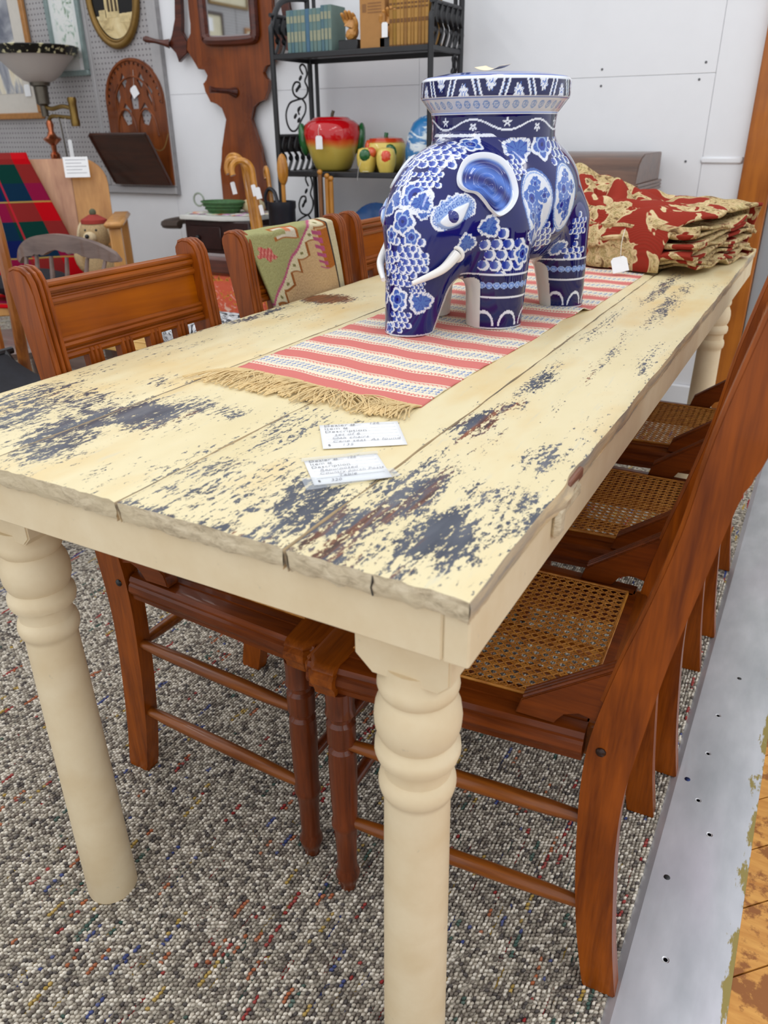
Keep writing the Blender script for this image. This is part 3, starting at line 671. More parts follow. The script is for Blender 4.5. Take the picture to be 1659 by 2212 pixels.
# ------------------------------------------------------------------ blue and white elephant stool
EO = Vector((-.405, 1.053, .7628)); ED = Vector((-.2, -.98, 0)).normalized(); EL = Vector((-ED.y, ED.x, 0))
EB = np.array([ED, EL, (0, 0, 1)])          # local (u, v, w) rows in world axes
def smin(a, b, k):
    h = np.clip(.5+.5*(b-a)/k, 0, 1); return b+(a-b)*h-k*h*(1-h)
def s_ell(P, c, r):
    q = (P-np.array(c))/np.array(r); k0 = np.sqrt((q*q).sum(-1))+1e-9; q2 = q/np.array(r); return k0*(k0-1)/(np.sqrt((q2*q2).sum(-1))+1e-9)
def s_cone(P, a, b, ra, rb):
    a = np.array(a); b = np.array(b); d = b-a; t = np.clip(((P-a)@d)/(d@d), 0, 1)
    return np.sqrt((((P-a)-t[..., None]*d)**2).sum(-1))-(ra+(rb-ra)*t)
def esdf(P):
    d = s_ell(P, (-.01, 0, .225), (.185, .150, .122)); d = smin(d, s_ell(P, (.145, 0, .205), (.125, .115, .115)), .05)
    d = smin(d, s_ell(P, (-.01, 0, .168), (.15, .132, .082)), .03)
    d = smin(d, s_cone(P, (.225, 0, .17), (.281, -.003, -.03), .075, .0395), .05)
    for s in (1, -1):
        d = smin(d, s_cone(P, (.115, .085*s, .17), (.118, .084*s, -.04), .062, .051), .03)
        d = smin(d, s_cone(P, (-.108, .085*s, .17), (-.132, .100*s, -.04), .062, .041), .03)
    n_ = np.maximum(np.sqrt((P[..., 0]-.02)**2+P[..., 1]**2)-.116, np.abs(P[..., 2]-.30)-.035); d = smin(d, n_, .02)
    return np.maximum(d, -P[..., 2])
def egrad(P, e=1e-3):
    n_ = np.stack([esdf(P+e*v)-esdf(P-e*v) for v in np.eye(3)], -1); return n_/(np.linalg.norm(n_, axis=-1, keepdims=True)+1e-9)
def surface_nets(fn, lo, hi, h):
    ax = [np.arange(lo[i], hi[i]+h, h) for i in range(3)]; G = np.stack(np.meshgrid(*ax, indexing='ij'), -1); D = fn(G)
    sg = D < 0; sh = tuple(s-1 for s in D.shape); cnt = np.zeros(sh, int)
    for i in (0, 1):
        for j in (0, 1):
            for k in (0, 1): cnt += sg[i:i+sh[0], j:j+sh[1], k:k+sh[2]]
    act = (cnt > 0) & (cnt < 8); idx = -np.ones(sh, int); idx[act] = np.arange(act.sum()); ijk = np.argwhere(act)
    acc = np.zeros((len(ijk), 3)); num = np.zeros(len(ijk))
    cs = [(0, 0, 0), (1, 0, 0), (0, 1, 0), (1, 1, 0), (0, 0, 1), (1, 0, 1), (0, 1, 1), (1, 1, 1)]
    for a in range(8):
        for b in range(a+1, 8):
            if sum(abs(cs[a][q]-cs[b][q]) for q in range(3)) != 1: continue
            da = D[tuple((ijk+cs[a]).T)]; db = D[tuple((ijk+cs[b]).T)]; x = (da < 0) != (db < 0); t = np.where(x, da/(da-db+1e-12), 0)
            acc += np.where(x[:, None], np.array(cs[a])+t[:, None]*(np.array(cs[b])-np.array(cs[a])), 0); num += x
    V_ = (ijk+acc/num[:, None])*h+np.array(lo); F_ = []
    for d in range(3):
        e = np.eye(3, dtype=int)[d]; o1 = np.eye(3, dtype=int)[(d+1) % 3]; o2 = np.eye(3, dtype=int)[(d+2) % 3]
        A_ = sg[:D.shape[0]-e[0], :D.shape[1]-e[1], :D.shape[2]-e[2]]; B_ = sg[e[0]:, e[1]:, e[2]:]; c = np.argwhere(A_ != B_)
        c = c[np.all((c >= (o1+o2)) & (c < np.array(sh)+0*e), axis=1)]
        q = np.stack([idx[tuple((c-x).T)] for x in (0*e, o1, o1+o2, o2)], 1); fl = A_[tuple(c.T)]; q[~fl] = q[~fl][:, ::-1]; F_.append(q[(q >= 0).all(1)])
    return V_, np.concatenate(F_)
NAVY, ROY, MID, LIT, WHT = (np.array(S(*c)[:3]) for c in ((5, 11, 88), (34, 58, 158), (72, 110, 190), (150, 176, 224), (226, 230, 240)))
def lerp(a, b, t): return a+(b-a)*t[..., None]
def st_flower(a, b, R, sd):
    r = np.hypot(a, b)/R; th = np.arctan2(b, a)+sd; k = 5; lob = .86+.10*np.cos(k*th); on = r < lob
    c = lerp(MID[None]+0*a[..., None], ROY[None]+0*a[..., None], np.clip(np.cos(th*22)*.5+.2, 0, 1)*(r > .3)); 
    edge = (r > lob-.20); c[edge] = WHT; pet = (np.abs(np.cos(k*th/2)) < .16) & (r > .38) & (r < lob); c[pet] = WHT*.9
    rr = (np.abs(r-.40) < .05); c[rr] = LIT; c[r < .34] = ROY; c[r < .12] = NAVY*1.3; return on, c
def st_grape(a, b, R, sd):
    g_ = R/2.15; r = np.hypot(a, b)/R; row = np.floor(b/(g_*.87)+.5); ca_ = (np.floor(a/g_+.5*(row % 2)+.5)-.5*(row % 2))*g_; cb = row*g_*.87
    q = np.hypot(a-ca_, b-cb)/(g_*.5); on = (np.hypot(ca_, cb)/R < .88) & (q < 1.06); rim = (np.hypot(ca_, cb)/R < .95) & (q < 1.3)
    q2 = np.hypot(a-ca_+g_*.13, b-cb-g_*.05)/(g_*.36); c = np.where((q2 < 1)[..., None], lerp(ROY[None]+0*a[..., None], LIT[None]+0*a[..., None], np.clip(.25+(a-ca_)/g_*1.3, 0, 1)), WHT[None])
    c[q > 1.0] = MID*.8; return on, c
def st_leaf(a, b, R, sd):
    r = np.hypot(a, b*1.15)/R; th = np.arctan2(b, a)+sd; lob = .84+.05*np.cos(9*th)+.10*np.cos(3*th); on = r < lob
    c = lerp(MID[None]*.9+0*a[..., None], ROY[None]+0*a[..., None], (np.abs(np.sin(4.5*th)) < .25)*1.0); e = r > lob-.22; c[e] = WHT*.95; s_ = e & (np.abs(np.sin(11*th)) < .2); c[s_] = MID; return on, c
def st_oval(a, b, R, sd):
    r = np.hypot(a/.82, b/1.25)/R; on = r < 1.0; c = WHT[None]*.96+0*a[..., None]; c[r > .93] = MID*.8; c[(r > .86) & (r < .90)] = LIT
    for (x, y, q, s_) in ((-.25, .30, .36, 1), (.10, -.10, .22, 2), (-.30, -.25, .26, 3), (.12, -.55, .25, 4), (.35, .35, .22, 5), (.0, .75, .2, 6)):
        o2, c2 = st_flower(a-x*R, b-y*R, R*q*1.25, s_); c2[np.hypot(a-x*R, b-y*R)/(R*q*1.25) > .62] = MID; o2 &= r < .85; c[o2] = c2[o2]
    st = (np.abs(a+.1*R*np.sin(b/R*4)-.05*R) < .035*R) & (r < .8); c[st] = MID; return on, c
ST = [('flower', (.279, .014, .24), .037), ('flower', (.300, .004, .197), .027), ('grape', (.219, -.023, .295), .036), ('grape', (.302, .018, .150), .034), ('grape', (.196, .030, .306), .038), ('flower', (.155, .042, .316), .026),
      ('leaf', (.089, .098, .304), .033), ('flower', (.035, .112, .312), .031), ('grape', (-.014, .123, .298), .037), ('oval', (.074, .137, .210), .053), ('oval', (-.012, .15, .222), .050),
      ('grape', (.160, .122, .135), .046), ('leaf', (.187, .111, .185), .026), ('leaf', (.225, .091, .158), .024), ('grape', (.309, .003, .104), .026), ('flower', (.313, .002, .066), .023), ('leaf', (.294, .044, .062), .027), ('grape', (.314, .010, .030), .023),
      ('flower', (.125, .141, .135), .022), ('leaf', (-.052, .113, .129), .026), ('grape', (-.085, .140, .105), .030), ('grape', (-.085, .142, .165), .026), ('flower', (.301, -.024, .172), .018), ('leaf', (.296, .045, .135), .016),
      ('leaf', (.285, .040, .215), .020), ('grape', (.262, .030, .270), .026), ('leaf', (.292, -.035, .235), .026), ('grape', (.300, -.03, .13), .028), ('grape', (.110, .118, .285), .024), ('grape', (.03, .135, .150), .030), ('leaf', (.10, .135, .165), .020), ('flower', (.306, -.012, .012), .014), ('grape', (.296, .036, .088), .016), ('flower', (-.19, .03, .24), .045), ('grape', (-.17, .08, .16), .04), ('leaf', (-.16, .04, .31), .035), ('grape', (-.10, .09, .325), .035)]
def paint(P, N):
    C_ = np.tile(NAVY, (len(P), 1)); u, v, w_ = P.T
    sw = .5+.5*np.sin(40*u+17*v)*np.sin(33*w_+5); C_ = lerp(C_, np.tile(np.array(S(12, 26, 124)[:3]), (len(P), 1)), sw*.5)
    lst = ST+[(k, (p[0], -p[1], p[2]), r) for k, p, r in ST if abs(p[1]) > .02]
    for i, (k, p, R) in enumerate(lst):
        p = np.array(p); d = P-p; near = (np.abs(d).max(-1) < R*1.4)
        if not near.any(): continue
        n_ = egrad(p[None])[0]; up = np.array([0, 0, 1.]); up = up if abs(n_[2]) < .9 else np.array([1., 0, 0]); ea = np.cross(up, n_); ea /= np.linalg.norm(ea); eb = np.cross(n_, ea)
        near &= (N@n_ > .1); q = d[near]; on, c = {'flower': st_flower, 'grape': st_grape, 'leaf': st_leaf, 'oval': st_oval}[k](q@ea, q@eb, R, i*1.3)
        ii = np.where(near)[0][on]; C_[ii] = c[on]
    # painted brow around each eye
    for s in (1, -1):
        c0 = np.array((.250, .082*s, .209)); d = P-c0; near = (np.abs(d).max(-1) < .06); ea = np.array((-.80, .45*s, .40)); ea /= np.linalg.norm(ea); n_ = egrad((c0*np.array([1, s*s, 1]))[None])[0]; eb = np.cross(n_, ea)*(1 if np.cross(n_, ea)[2] > 0 else -1)
        a = d[near]@ea; b = d[near]@eb; q = (a/.044)**2+((b-.003)/(.0275+.0022*np.sin(a*420)))**2; on = (q < 1) & (b > -.016); c = lerp(np.tile(LIT, (len(a), 1)), np.tile(WHT, (len(a), 1)), np.clip((q-.62)*4, 0, 1)); rg = np.hypot(np.mod(a, .0085)-.00425, np.mod(b, .0085)-.00425); c[(np.abs(rg-.0027) < .0008) & (q < .85)] = MID
        ii = np.where(near)[0][on]; C_[ii] = c[on]
    # leg bands
    leg = (w_ < .125) & (u < .20)
    cu = np.where(u > 0, .117, -.128); ang = np.arctan2(np.abs(v)-np.where(u > 0, .084, .098), u-cu)
    for z0, z1, c in ((.099, .102, WHT), (.058, .061, WHT)): C_[leg & (w_ > z0) & (w_ < z1)] = c
    C_[leg & (w_ > .061) & (w_ < .099)] = NAVY*.8
    s_ = ang*.047; cell = np.mod(s_, .0115)-.00575; dd = np.hypot(cell, w_-.081)
    C_[leg & (dd < .0058)] = LIT; C_[leg & (dd < .0042)] = MID*1.1; C_[leg & (dd < .0028)] = LIT
    C_[leg & (w_ < .058)] = NAVY*.9
    cell = np.mod(s_+.010, .040)-.020; dd = np.hypot(cell/1.0, (w_-.006)/1.7); C_[leg & (w_ < .058) & (np.abs(dd-.0155) < .0017) & (w_ > .006)] = WHT
    C_[w_ < .004] = WHT*.85
    # unglazed inside faces of legs, trunk and belly
    inn = N[:, 1]*np.sign(v)
    white = ((w_ < .115) & (u < .205) & (inn < .05)) | ((w_ < .10) & (u >= .205) & (N[:, 0] < -.22)) | ((N[:, 2] < -.86) & (w_ > .01)); C_[white] = np.array(S(222, 220, 214)[:3])
    # trim line under the collar
    C_[(w_ > .326) & (w_ < .331)] = WHT; C_[w_ >= .331] = NAVY
    return C_
def glaze(name, rough=.09):
    m = Mat(name, rough, 0, .42, .35); m.set('Base Color', m.attr('Col')); m.set('Coat Roughness', .03); return m.m
M_glaze = glaze('blue_white_glaze')
def colored(name, V_, F_, C_, mat, parent, smooth=True):
    me_ = bpy.data.meshes.new(name); me_.from_pydata([tuple(p) for p in V_], [], [tuple(map(int, f)) for f in F_])
    me_.materials.append(mat); at_ = me_.color_attributes.new('Col', 'FLOAT_COLOR', 'POINT')
    at_.data.foreach_set('color', np.concatenate([C_, np.ones((len(C_), 1))], 1).astype(np.float32).ravel())
    if smooth: me_.polygons.foreach_set('use_smooth', [True]*len(me_.polygons))
    o_ = bpy.data.objects.new(name, me_); COL.objects.link(o_); o_.parent = parent; return o_
E_ = thing('elephant_stool', 'glossy blue and white ceramic elephant garden stool standing on the runner', 'garden stool', EO)
toW = lambda P: np.asarray(P)@EB
V_, F_ = surface_nets(esdf, (-.215, -.175, -.006), (.335, .175, .345), .0034)
# split every quad in four and pull the new points on to the surface
ed = np.concatenate([F_[:, [i, (i+1) % 4]] for i in range(4)]); es = np.sort(ed, 1); ue, inv = np.unique(es, axis=0, return_inverse=True); inv = inv.reshape(4, -1).T
nv, ne = len(V_), len(ue); V2 = np.concatenate([V_, (V_[ue[:, 0]]+V_[ue[:, 1]])/2, V_[F_].mean(1)]); fc = nv+ne+np.arange(len(F_)); em = nv+inv
F2 = np.concatenate([np.stack([F_[:, i], em[:, i], fc, em[:, i-1]], 1) for i in range(4)])
for _ in range(2):
    N2 = egrad(V2); V2 = V2-N2*(esdf(V2)*.7)[:, None]
N2 = egrad(V2); body = colored('body', toW(V2), F2, paint(V2, N2), M_glaze, E_)
# collar and seat drum, painted as they turn
def lathe_painted(name, prof, nseg, paintfn, sub=6):
    pr_ = [];
    for (r0, z0), (r1, z1) in zip(prof[:-1], prof[1:]):
        k = max(1, int(math.hypot(r1-r0, z1-z0)/.0016)); pr_ += [(r0+(r1-r0)*i/k, z0+(z1-z0)*i/k) for i in range(k)]
    pr_.append(prof[-1]); pr_ = np.array(pr_); th = np.arange(nseg)*2*PI/nseg; n_ = len(pr_)
    s_ = np.concatenate([[0], np.cumsum(np.hypot(*np.diff(pr_, axis=0).T))])
    P = np.stack([.02+pr_[:, 0][:, None]*np.cos(th), pr_[:, 0][:, None]*np.sin(th), pr_[:, 1][:, None]+0*th], -1).reshape(-1, 3)
    F_ = np.array([(j*nseg+i, j*nseg+(i+1) % nseg, (j+1)*nseg+(i+1) % nseg, (j+1)*nseg+i) for j in range(n_-1) for i in range(nseg)])
    C_ = paintfn(np.repeat(pr_[:, 0], nseg), np.repeat(pr_[:, 1], nseg), np.tile(th, n_), np.repeat(s_, nseg)); return colored(name, toW(P), F_, C_, M_glaze, E_)
def p_collar(r, z, th, s):
    C_ = np.tile(NAVY*.8, (len(z), 1)); a = th*6; wv = .0085*np.sin(a); zz = z-.3455
    C_[np.abs(zz-wv) < .0016] = WHT
    for ph, dz in ((PI*.5, -.004), (PI*1.5, .004)):
        c = (np.mod(a-ph+PI, 2*PI)-PI)/6*.118; d = np.hypot(c, (zz-dz)*1.1); pet = d < .0085*(.7+.3*np.cos(5*np.arctan2(zz-dz, c)+ph)); C_[pet] = WHT*.95; C_[d < .0015] = NAVY
    C_[(z > .3615)] = WHT; C_[(z > .363) & (z < .3645)] = MID; return C_
lathe_painted('collar', [(.117, .325), (.1165, .330), (.116, .345), (.117, .358), (.119, .366)], 420, p_collar)
def p_seat(r, z, th, s):
    C_ = np.tile(np.array(S(206, 206, 214)[:3]), (len(z), 1)); lo = (z < .388)
    a = th*13; k = np.hypot(np.mod(th*.135, .018)-.009, z-.377); C_[lo & (np.abs(k-.005) < .0011)] = LIT*.75; C_[lo & (np.abs(k-.0018) < .0008)] = LIT*.75
    C_[(z > .3868) & (z < .3882)] = MID*.8
    band = (z > .390) & (z < .4165) & (r > .128); C_[band] = NAVY*.7
    t = np.mod(th*9/(2*PI), 1)*2; up = t < 1; f = np.mod(t, 1); h = (z-.390)/.0265
    zz = np.where(up, h, 1-h); x = f-.5
    C_[band & (np.abs(np.abs(x)-(.5-.34*zz*.5-.02)) < .035)] = WHT; C_[band & (np.abs(np.abs(x)-(.5-.34*zz*.5+.035)) < .012)] = LIT
    d = np.hypot(x*.098, (zz-.02)*.0265); an = np.arctan2(zz*.0265, x*.098); pet = band & (d < .0205*(.86+.14*np.cos(an*10))); C_[pet] = WHT*.97; C_[pet & (np.abs(np.sin(an*5)) < .22) & (d > .005)] = MID; C_[pet & (np.abs(d-.006) < .0012)] = MID
    C_[(z > .4165)] = WHT; tp = (z > .4205); C_[tp] = lerp(np.tile(MID, (tp.sum(), 1)), np.tile(ROY, (tp.sum(), 1)), .5+.5*np.sin(th[tp]*9)*np.sin(r[tp]*130)); return C_
lathe_painted('seat', [(.119, .366), (.1225, .370), (.134, .385), (.1375, .389), (.1385, .393), (.1385, .415), (.137, .419), (.132, .4225), (.10, .428), (.05, .432), (.0005, .433)], 520, p_seat)
def proj(P, off=0):
    P = np.array(P, float)
    for _ in range(6): P = P-egrad(P)*esdf(P)[..., None]
    return P+egrad(P)*off
def relief(name, poly, h, colf, mat, parent, nr=14, sy=1, sub=6):
    pl_ = np.array([tuple(p) for p in spline([(*p,) for p in poly], sub, True)]); c = pl_.mean(0); n_ = len(pl_); V_ = []; T_ = []
    for j in range(nr+1):
        t = j/nr; P = proj(c+(pl_-c)*t); N = egrad(P); V_.append(P+N*h(t, pl_)[:, None]); T_.append(np.full(n_, t))
    V_.append(proj(pl_+(pl_-c)*.02)-egrad(pl_)*.004); T_.append(np.full(n_, 1.))
    V_ = np.concatenate(V_); T_ = np.concatenate(T_); C_ = colf(T_, V_)
    F_ = np.array([(j*n_+i, j*n_+(i+1) % n_, (j+1)*n_+(i+1) % n_, (j+1)*n_+i) for j in range(nr+1) for i in range(n_)])
    if sy < 0: V_ = V_*np.array([1, -1, 1]); F_ = F_[:, ::-1]
    return colored(name, toW(V_), F_, C_, mat, parent)
EAR = [(.220,.063,.273),(.196,.062,.290),(.162,.073,.296),(.136,.091,.288),(.126,.109,.266),(.129,.123,.235),(.148,.126,.212),(.170,.118,.201),(.187,.109,.212),(.200,.102,.228),(.210,.093,.239),(.226,.082,.244),(.231,.071,.255)]
EYE = [(.276,.062,.194),(.269,.067,.204),(.252,.076,.217),(.234,.085,.225),(.220,.092,.229),(.228,.092,.214),(.239,.089,.196),(.254,.081,.187),(.268,.072,.186)]
for s in (1, -1):
    def eh(t, pl_): return np.full(len(pl_), .001+.009*np.clip((t-.84)/.16, 0, 1)**.6)+.0035*math.sin(t*9)**2*(t < .8)
    def ec(t, V):
        q = V-np.array((.222, .1, .180)); r = np.hypot(q[:, 0], q[:, 2]); C_ = lerp(np.tile(NAVY*1.6, (len(t), 1)), np.tile(MID*1.2, (len(t), 1)), .5+.5*np.sin(r*190+1)); C_[t > .86] = WHT; C_[(t > .83) & (t <= .86)] = LIT; return C_
    relief('ear', EAR, (eh if s > 0 else (lambda t, pl_: eh(t, pl_)*.35)), ec, M_glaze, E_, 40, s, 10)
    def yh(t, pl_): return np.full(len(pl_), .005-.0045*t**4)
    def yc(t, V):
        C_ = np.tile(WHT, (len(t), 1)); C_[t > .80] = LIT*.9; C_[(t > .72) & (t < .77)] = MID; return C_
    ey = relief('eye', EYE, yh, yc, M_glaze, E_, 14, s, 8)
    p = proj((.253, .079, .204), -.0035); n_ = egrad(p[None])[0]; p = p*np.array([1, s, 1]); m = MB().ball(toW(p), .0125, 20, (1, 1, 1))
    m.build('iris', plain('iris_blue', S(24, 34, 120), .06, var=.15, scale=90, bump=0, coat=.6), ey)
    a, b, e = np.array((.240, .079, .142)), np.array((.272, .070, .118)), np.array((.316, .040 if s > 0 else .026, .098))
    pts = spline([toW(q*np.array([1, s, 1])) for q in (a, b, e)], 8); M_tusk = plain('white_glaze', S(232, 230, 226), .1, var=.02, bump=0, coat=.5)
    k = len(pts); MB().tube(pts, [.0105-.0065*(i/(k-1))**1.2 for i in range(k)], 14).build('tusk', M_tusk, E_)
    m = MB(); m.tube(spline([toW((np.array((.240, .077, .142))+.0125*(math.cos(q)*np.array((.35, -.35, .85))+math.sin(q)*np.array((-.25, .85, .35))))*np.array([1, s, 1])) for q in np.arange(0, 2*PI, .6)], 2, True), .004, 8, closed=True); m.build('tusk_collar', M_tusk, E_)
# folded paper price slip lying on the seat
m = MB().grid(lambda u, v: (-.432+.052*u+.01*v, .985+.03*v-.01*u, EO.z+.4325+.006*(2*u-1)**2+.004*v), 8, 4)
sl = m.build('paper_slip', plain('cream_paper', S(236, 222, 190), .7, var=.03), solid=.0006); tag(sl, 'small curled cream paper slip resting on top of the elephant stool', 'paper')
# ------------------------------------------------------------------ folded tapestry throw at the far end of the table
from mathutils import noise as mn
def tapestry(name='tapestry_weave', sh=0):
    m = Mat(name, .92, spec=.1); v = m.co((1, 1, 1)); f = m.math('ADD', m.noise(v, 9.5, 3, .5, .9), sh); g2 = m.noise(m.co((1, 1, 1), loc=(3, 1, 2)), 38, 4, .6, 1.6)
    R_ = S(150, 50, 38); c = m.ramp(f, ((.0, R_), (.505, R_), (.515, S(226, 204, 158)), (.56, S(214, 186, 136)), (.575, S(120, 92, 62)), (.60, S(206, 180, 130)), (.66, S(150, 140, 84)), (.70, S(222, 200, 154)), (.78, S(184, 96, 66)), (.86, S(120, 70, 46))), 'LINEAR')
    det = m.ramp(g2, ((.38, S(92, 62, 44)), (.45, S(190, 160, 112)), (.52, S(222, 200, 154)), (.58, S(150, 138, 84)), (.64, S(214, 186, 140))))
    c = m.mix(m.math('MULTIPLY', m.ramp(f, ((.515, (0, 0, 0)), (.55, (1, 1, 1)))), .8), c, det)
    rib = m.n('TexWave', {'Vector': m.co((1, 1, 1), rot=(0, 0, .23)), 'Scale': 110, 'Distortion': 1}, out=1, bands_direction='Y')
    c = m.mix(m.math('MULTIPLY', rib, .15), c, S(90, 60, 40)); m.set('Base Color', c); m.bump(rib, .3, .0015); return m.m
M_tap = tapestry(); M_tap2 = tapestry('tapestry_reverse', .075)
e1 = Vector((.225, .974, 0)); e2 = Vector((-.974, .225, 0)); TP = Vector((-.085, 1.63, .7625))
th_ = thing('throw_blanket', 'folded red and cream floral tapestry throw heaped at the far end of the table', 'blanket', TP)
# folded layers: one sheet going back and forth
pts = []; z = .010; L0, L1 = -.012, .39
for k in range(9):
    a, b = (L0+rnd.uniform(0, .03), L1+rnd.uniform(-.03, .03)); seq = [a+(b-a)*i/10 for i in range(11)]
    if k % 2: seq.reverse()
    for i, s_ in enumerate(seq): pts.append((s_, z+.006*math.sin(s_*17+k*1.7)+.003*math.sin(s_*41+k)))
    zn = z+rnd.uniform(.0100, .0140); e = seq[-1]; sg_ = 1 if k % 2 == 0 else -1
    for q in (.25, .5, .75): pts.append((e+sg_*.010*math.sin(q*PI), z+(zn-z)*q))
    z = zn
P2 = spline([(a, 0, b) for a, b in pts], 2)
def layer(u, v):
    p = P2[min(len(P2)-1, int(round(v*(len(P2)-1))))]; wv = mn.noise((u*4, p.x*8, p.z*9))*.022
    return e1*(p.x+.02*mn.noise((p.z*30, u*3, 0)))+e2*(.006+u*.40+.02*mn.noise((p.z*60, p.x*5, 3))*(1-u))+Vector((0, 0, max(.003, p.z+wv)))
MB().grid(layer, 14, len(P2)-1).build('folded_layers', M_tap2, th_, solid=.0065)
def drape(u, v):
    # u runs right to left, v from the front edge up and over to the back
    s_ = v*.70; ztop = .126+.034*min(1, u*2.6)+.012*math.sin(u*9+1)+.055*max(0, (u-.45))*math.sin(min(1, v*1.2)*PI)*2
    if v < .26: q = v/.26*PI/2; x = .045*(1-math.sin(q)); h = math.sin(q)**.8*ztop*.97; yy = -.015+.10*(1-math.cos(q))
    elif v < .8: yy = .085+(v-.26)*.72; h = ztop*.97
    else: q = (v-.8)/.2*PI/2; yy = .474+.05*math.sin(q); h = ztop*.97*math.cos(q)
    r1 = abs(mn.noise((u*5+yy*2, yy*7, .5))); r2 = mn.noise((u*11, yy*14, 4)); r3 = abs(mn.noise((u*3.2-yy*5, u*4+yy*3, 9)))
    k = min(1, v*6)*min(1, (1-v)*8); lf = max(0, min(1, (u-.28)*3))
    h += k*(.050*r1*(.45+lf)+.016*r2*(.5+lf)+.075*r3*lf-.030*lf*(1-v)*2)
    fr_ = .035*mn.noise((u*6, 1, 2))*(1-min(1, v*3)); u0 = .075*max(0, 1-v/.30)**1.2+.02*math.sin(v*14)+.012
    return e1*(yy*.86+fr_-.012)+e2*(u0+u*(.60-u0))+Vector((0, 0, max(.004, h)))
MB().grid(drape, 90, 70).build('draped_fold', M_tap, th_, solid=.007)
def lap(u, v):
    a = .24+.34*u; q = v*PI; yy = -.02+.13*v+.03*mn.noise((u*5, v*3, 7)); h = .05+.085*math.sin(q*.9)+.03*abs(mn.noise((u*6, v*4, 1)))+.05*u*v
    return e1*(yy)+e2*a+Vector((0, 0, h))
MB().grid(lap, 40, 24).build('loose_corner', M_tap, th_, solid=.007)
price_tag('price_tag', 'square white paper tag tied on the front of the tapestry throw', (-.262, 1.575, .789), .040, .040, (PI/2-.5, .25, .3), [(-.262, 1.575, .806), (-.268, 1.595, .84), (-.270, 1.625, .87)])

# ------------------------------------------------------------------ kilim over the second chair on the left
def kilim_col(u, v):
    GRN, CRE, MAG, TAN, BRN, RUS = (np.array(S(*c)[:3]) for c in ((158, 156, 108), (210, 200, 166), (176, 84, 120), (196, 164, 122), (150, 92, 48), (170, 100, 44)))
    v = np.where(v > 0, v/.60, v); c = np.tile(GRN, (len(u), 1)); d = u-(.80-.72*v)             # distance right of the magenta diagonal
    inr = d > 0; c[inr] = TAN
    ns = 5.2; st = np.mod(v*ns, 1); kk = np.floor(v*ns); us = .80-.72*kk/ns+.075; stair = inr & (u < us); c[stair] = CRE; c[inr & (np.abs(u-us-.012) < .014)] = BRN; c[inr & (st > .86) & (u < us+.02) & (u > us-.72/ns)] = BRN
    c[stair & (np.hypot(u-us+.065, (st-.50)*.14) < .020)] = np.array(S(128, 122, 80)[:3])
    c[(d > -.025) & (d < .012)] = MAG
    comb = (u > .70) & (u < .90) & (v > .20) & (v < .80); c[comb] = RUS; teeth = comb & (u < .78) & (np.mod(v*9, 1) > .5); c[teeth] = TAN
    c[comb & (u < .82) & (u > .77) & (np.mod(v*9, 1) < .6)] = MAG; c[(u > .70) & (u < .775) & comb & (np.mod(v*9, 1) <= .5)] = MAG*.9
    bd = u > .915; c[bd] = np.array(S(196, 184, 152)[:3]); c[(u > .905) & (u < .922)] = np.array(S(58, 50, 48)[:3])
    # key motif and the red flower in the green field
    k = (u > .27) & (u < .55) & (v > .06) & (v < .27); c[k] = np.array(S(206, 196, 176)[:3]); kb = k & ((u < .30) | (u > .52) | (v < .085) | (v > .245)); c[kb] = BRN*1.2; c[k & (u < .40) & (v > .13) & (v < .20)] = GRN; c[k & (u > .40) & (u < .47) & (v > .09) & (v < .17)] = np.array(S(206, 128, 90)[:3])
    fl = np.hypot((u-.13)*1.0, (v-.42)*1.05) < .095+.02*np.sin(np.arctan2(v-.42, u-.13)*5); c[fl] = np.array(S(178, 82, 78)[:3]); c[fl & (np.sin(u*170+v*60) > .5)] = np.array(S(214, 140, 130)[:3])
    return c*np.random.default_rng(2).uniform(.93, 1.05, (len(u), 1))
NU, NVv = 110, 150
def kpt(u, v):   # v: -0.35 (behind) .. 0 top .. 1 (front, below the table top)
    y0, y1 = .732, 1.045
    if v < 0: z = .921+v*.30; x = -.833-.02*min(1, -v*4); sk = 0
    else:
        q = min(1, v/.09); z = .925-.006*q-(max(0, v-.09))*.235; x = -.811+.020*q+.024*max(0, v-.09)+.006*math.sin(u*8+v*3)*max(0, v-.1); sk = v
    if -.06 < v <= 0: z = .925-.004*(v/-.06)**2; x = -.811-.022*(v/-.06)
    if v < -.08: u = .22+.78*u
    y = y0+(y1-y0)*u+(.085*(1-u)+.035*u)*max(0, sk)*1.05
    return (x, y, z+.004*math.sin(u*21)*min(1, abs(v)*4))
gu, gv = np.meshgrid(np.linspace(0, 1, NU+1), np.linspace(-.5, 1.25, NVv+1)); gu, gv = gu.ravel(), gv.ravel()
KV = np.array([kpt(a, b) for a, b in zip(gu, gv)]); KF = np.array([(j*(NU+1)+i, j*(NU+1)+i+1, (j+1)*(NU+1)+i+1, (j+1)*(NU+1)+i) for j in range(NVv) for i in range(NU)])
mk = Mat('kilim_weave', .95, spec=.1); mk.set('Base Color', mk.attr('Col')); mk.bump(mk.noise(mk.co((60, 220, 220)), 1, 3), .6, .003)
kl = colored('kilim_rug', KV, KF, kilim_col(gu, gv), mk.m, None); md = kl.modifiers.new('t', 'SOLIDIFY'); md.thickness = .006; md.offset = 0
tag(kl, 'green and tan flat-woven kilim with stepped border draped over a chair back', 'rug')

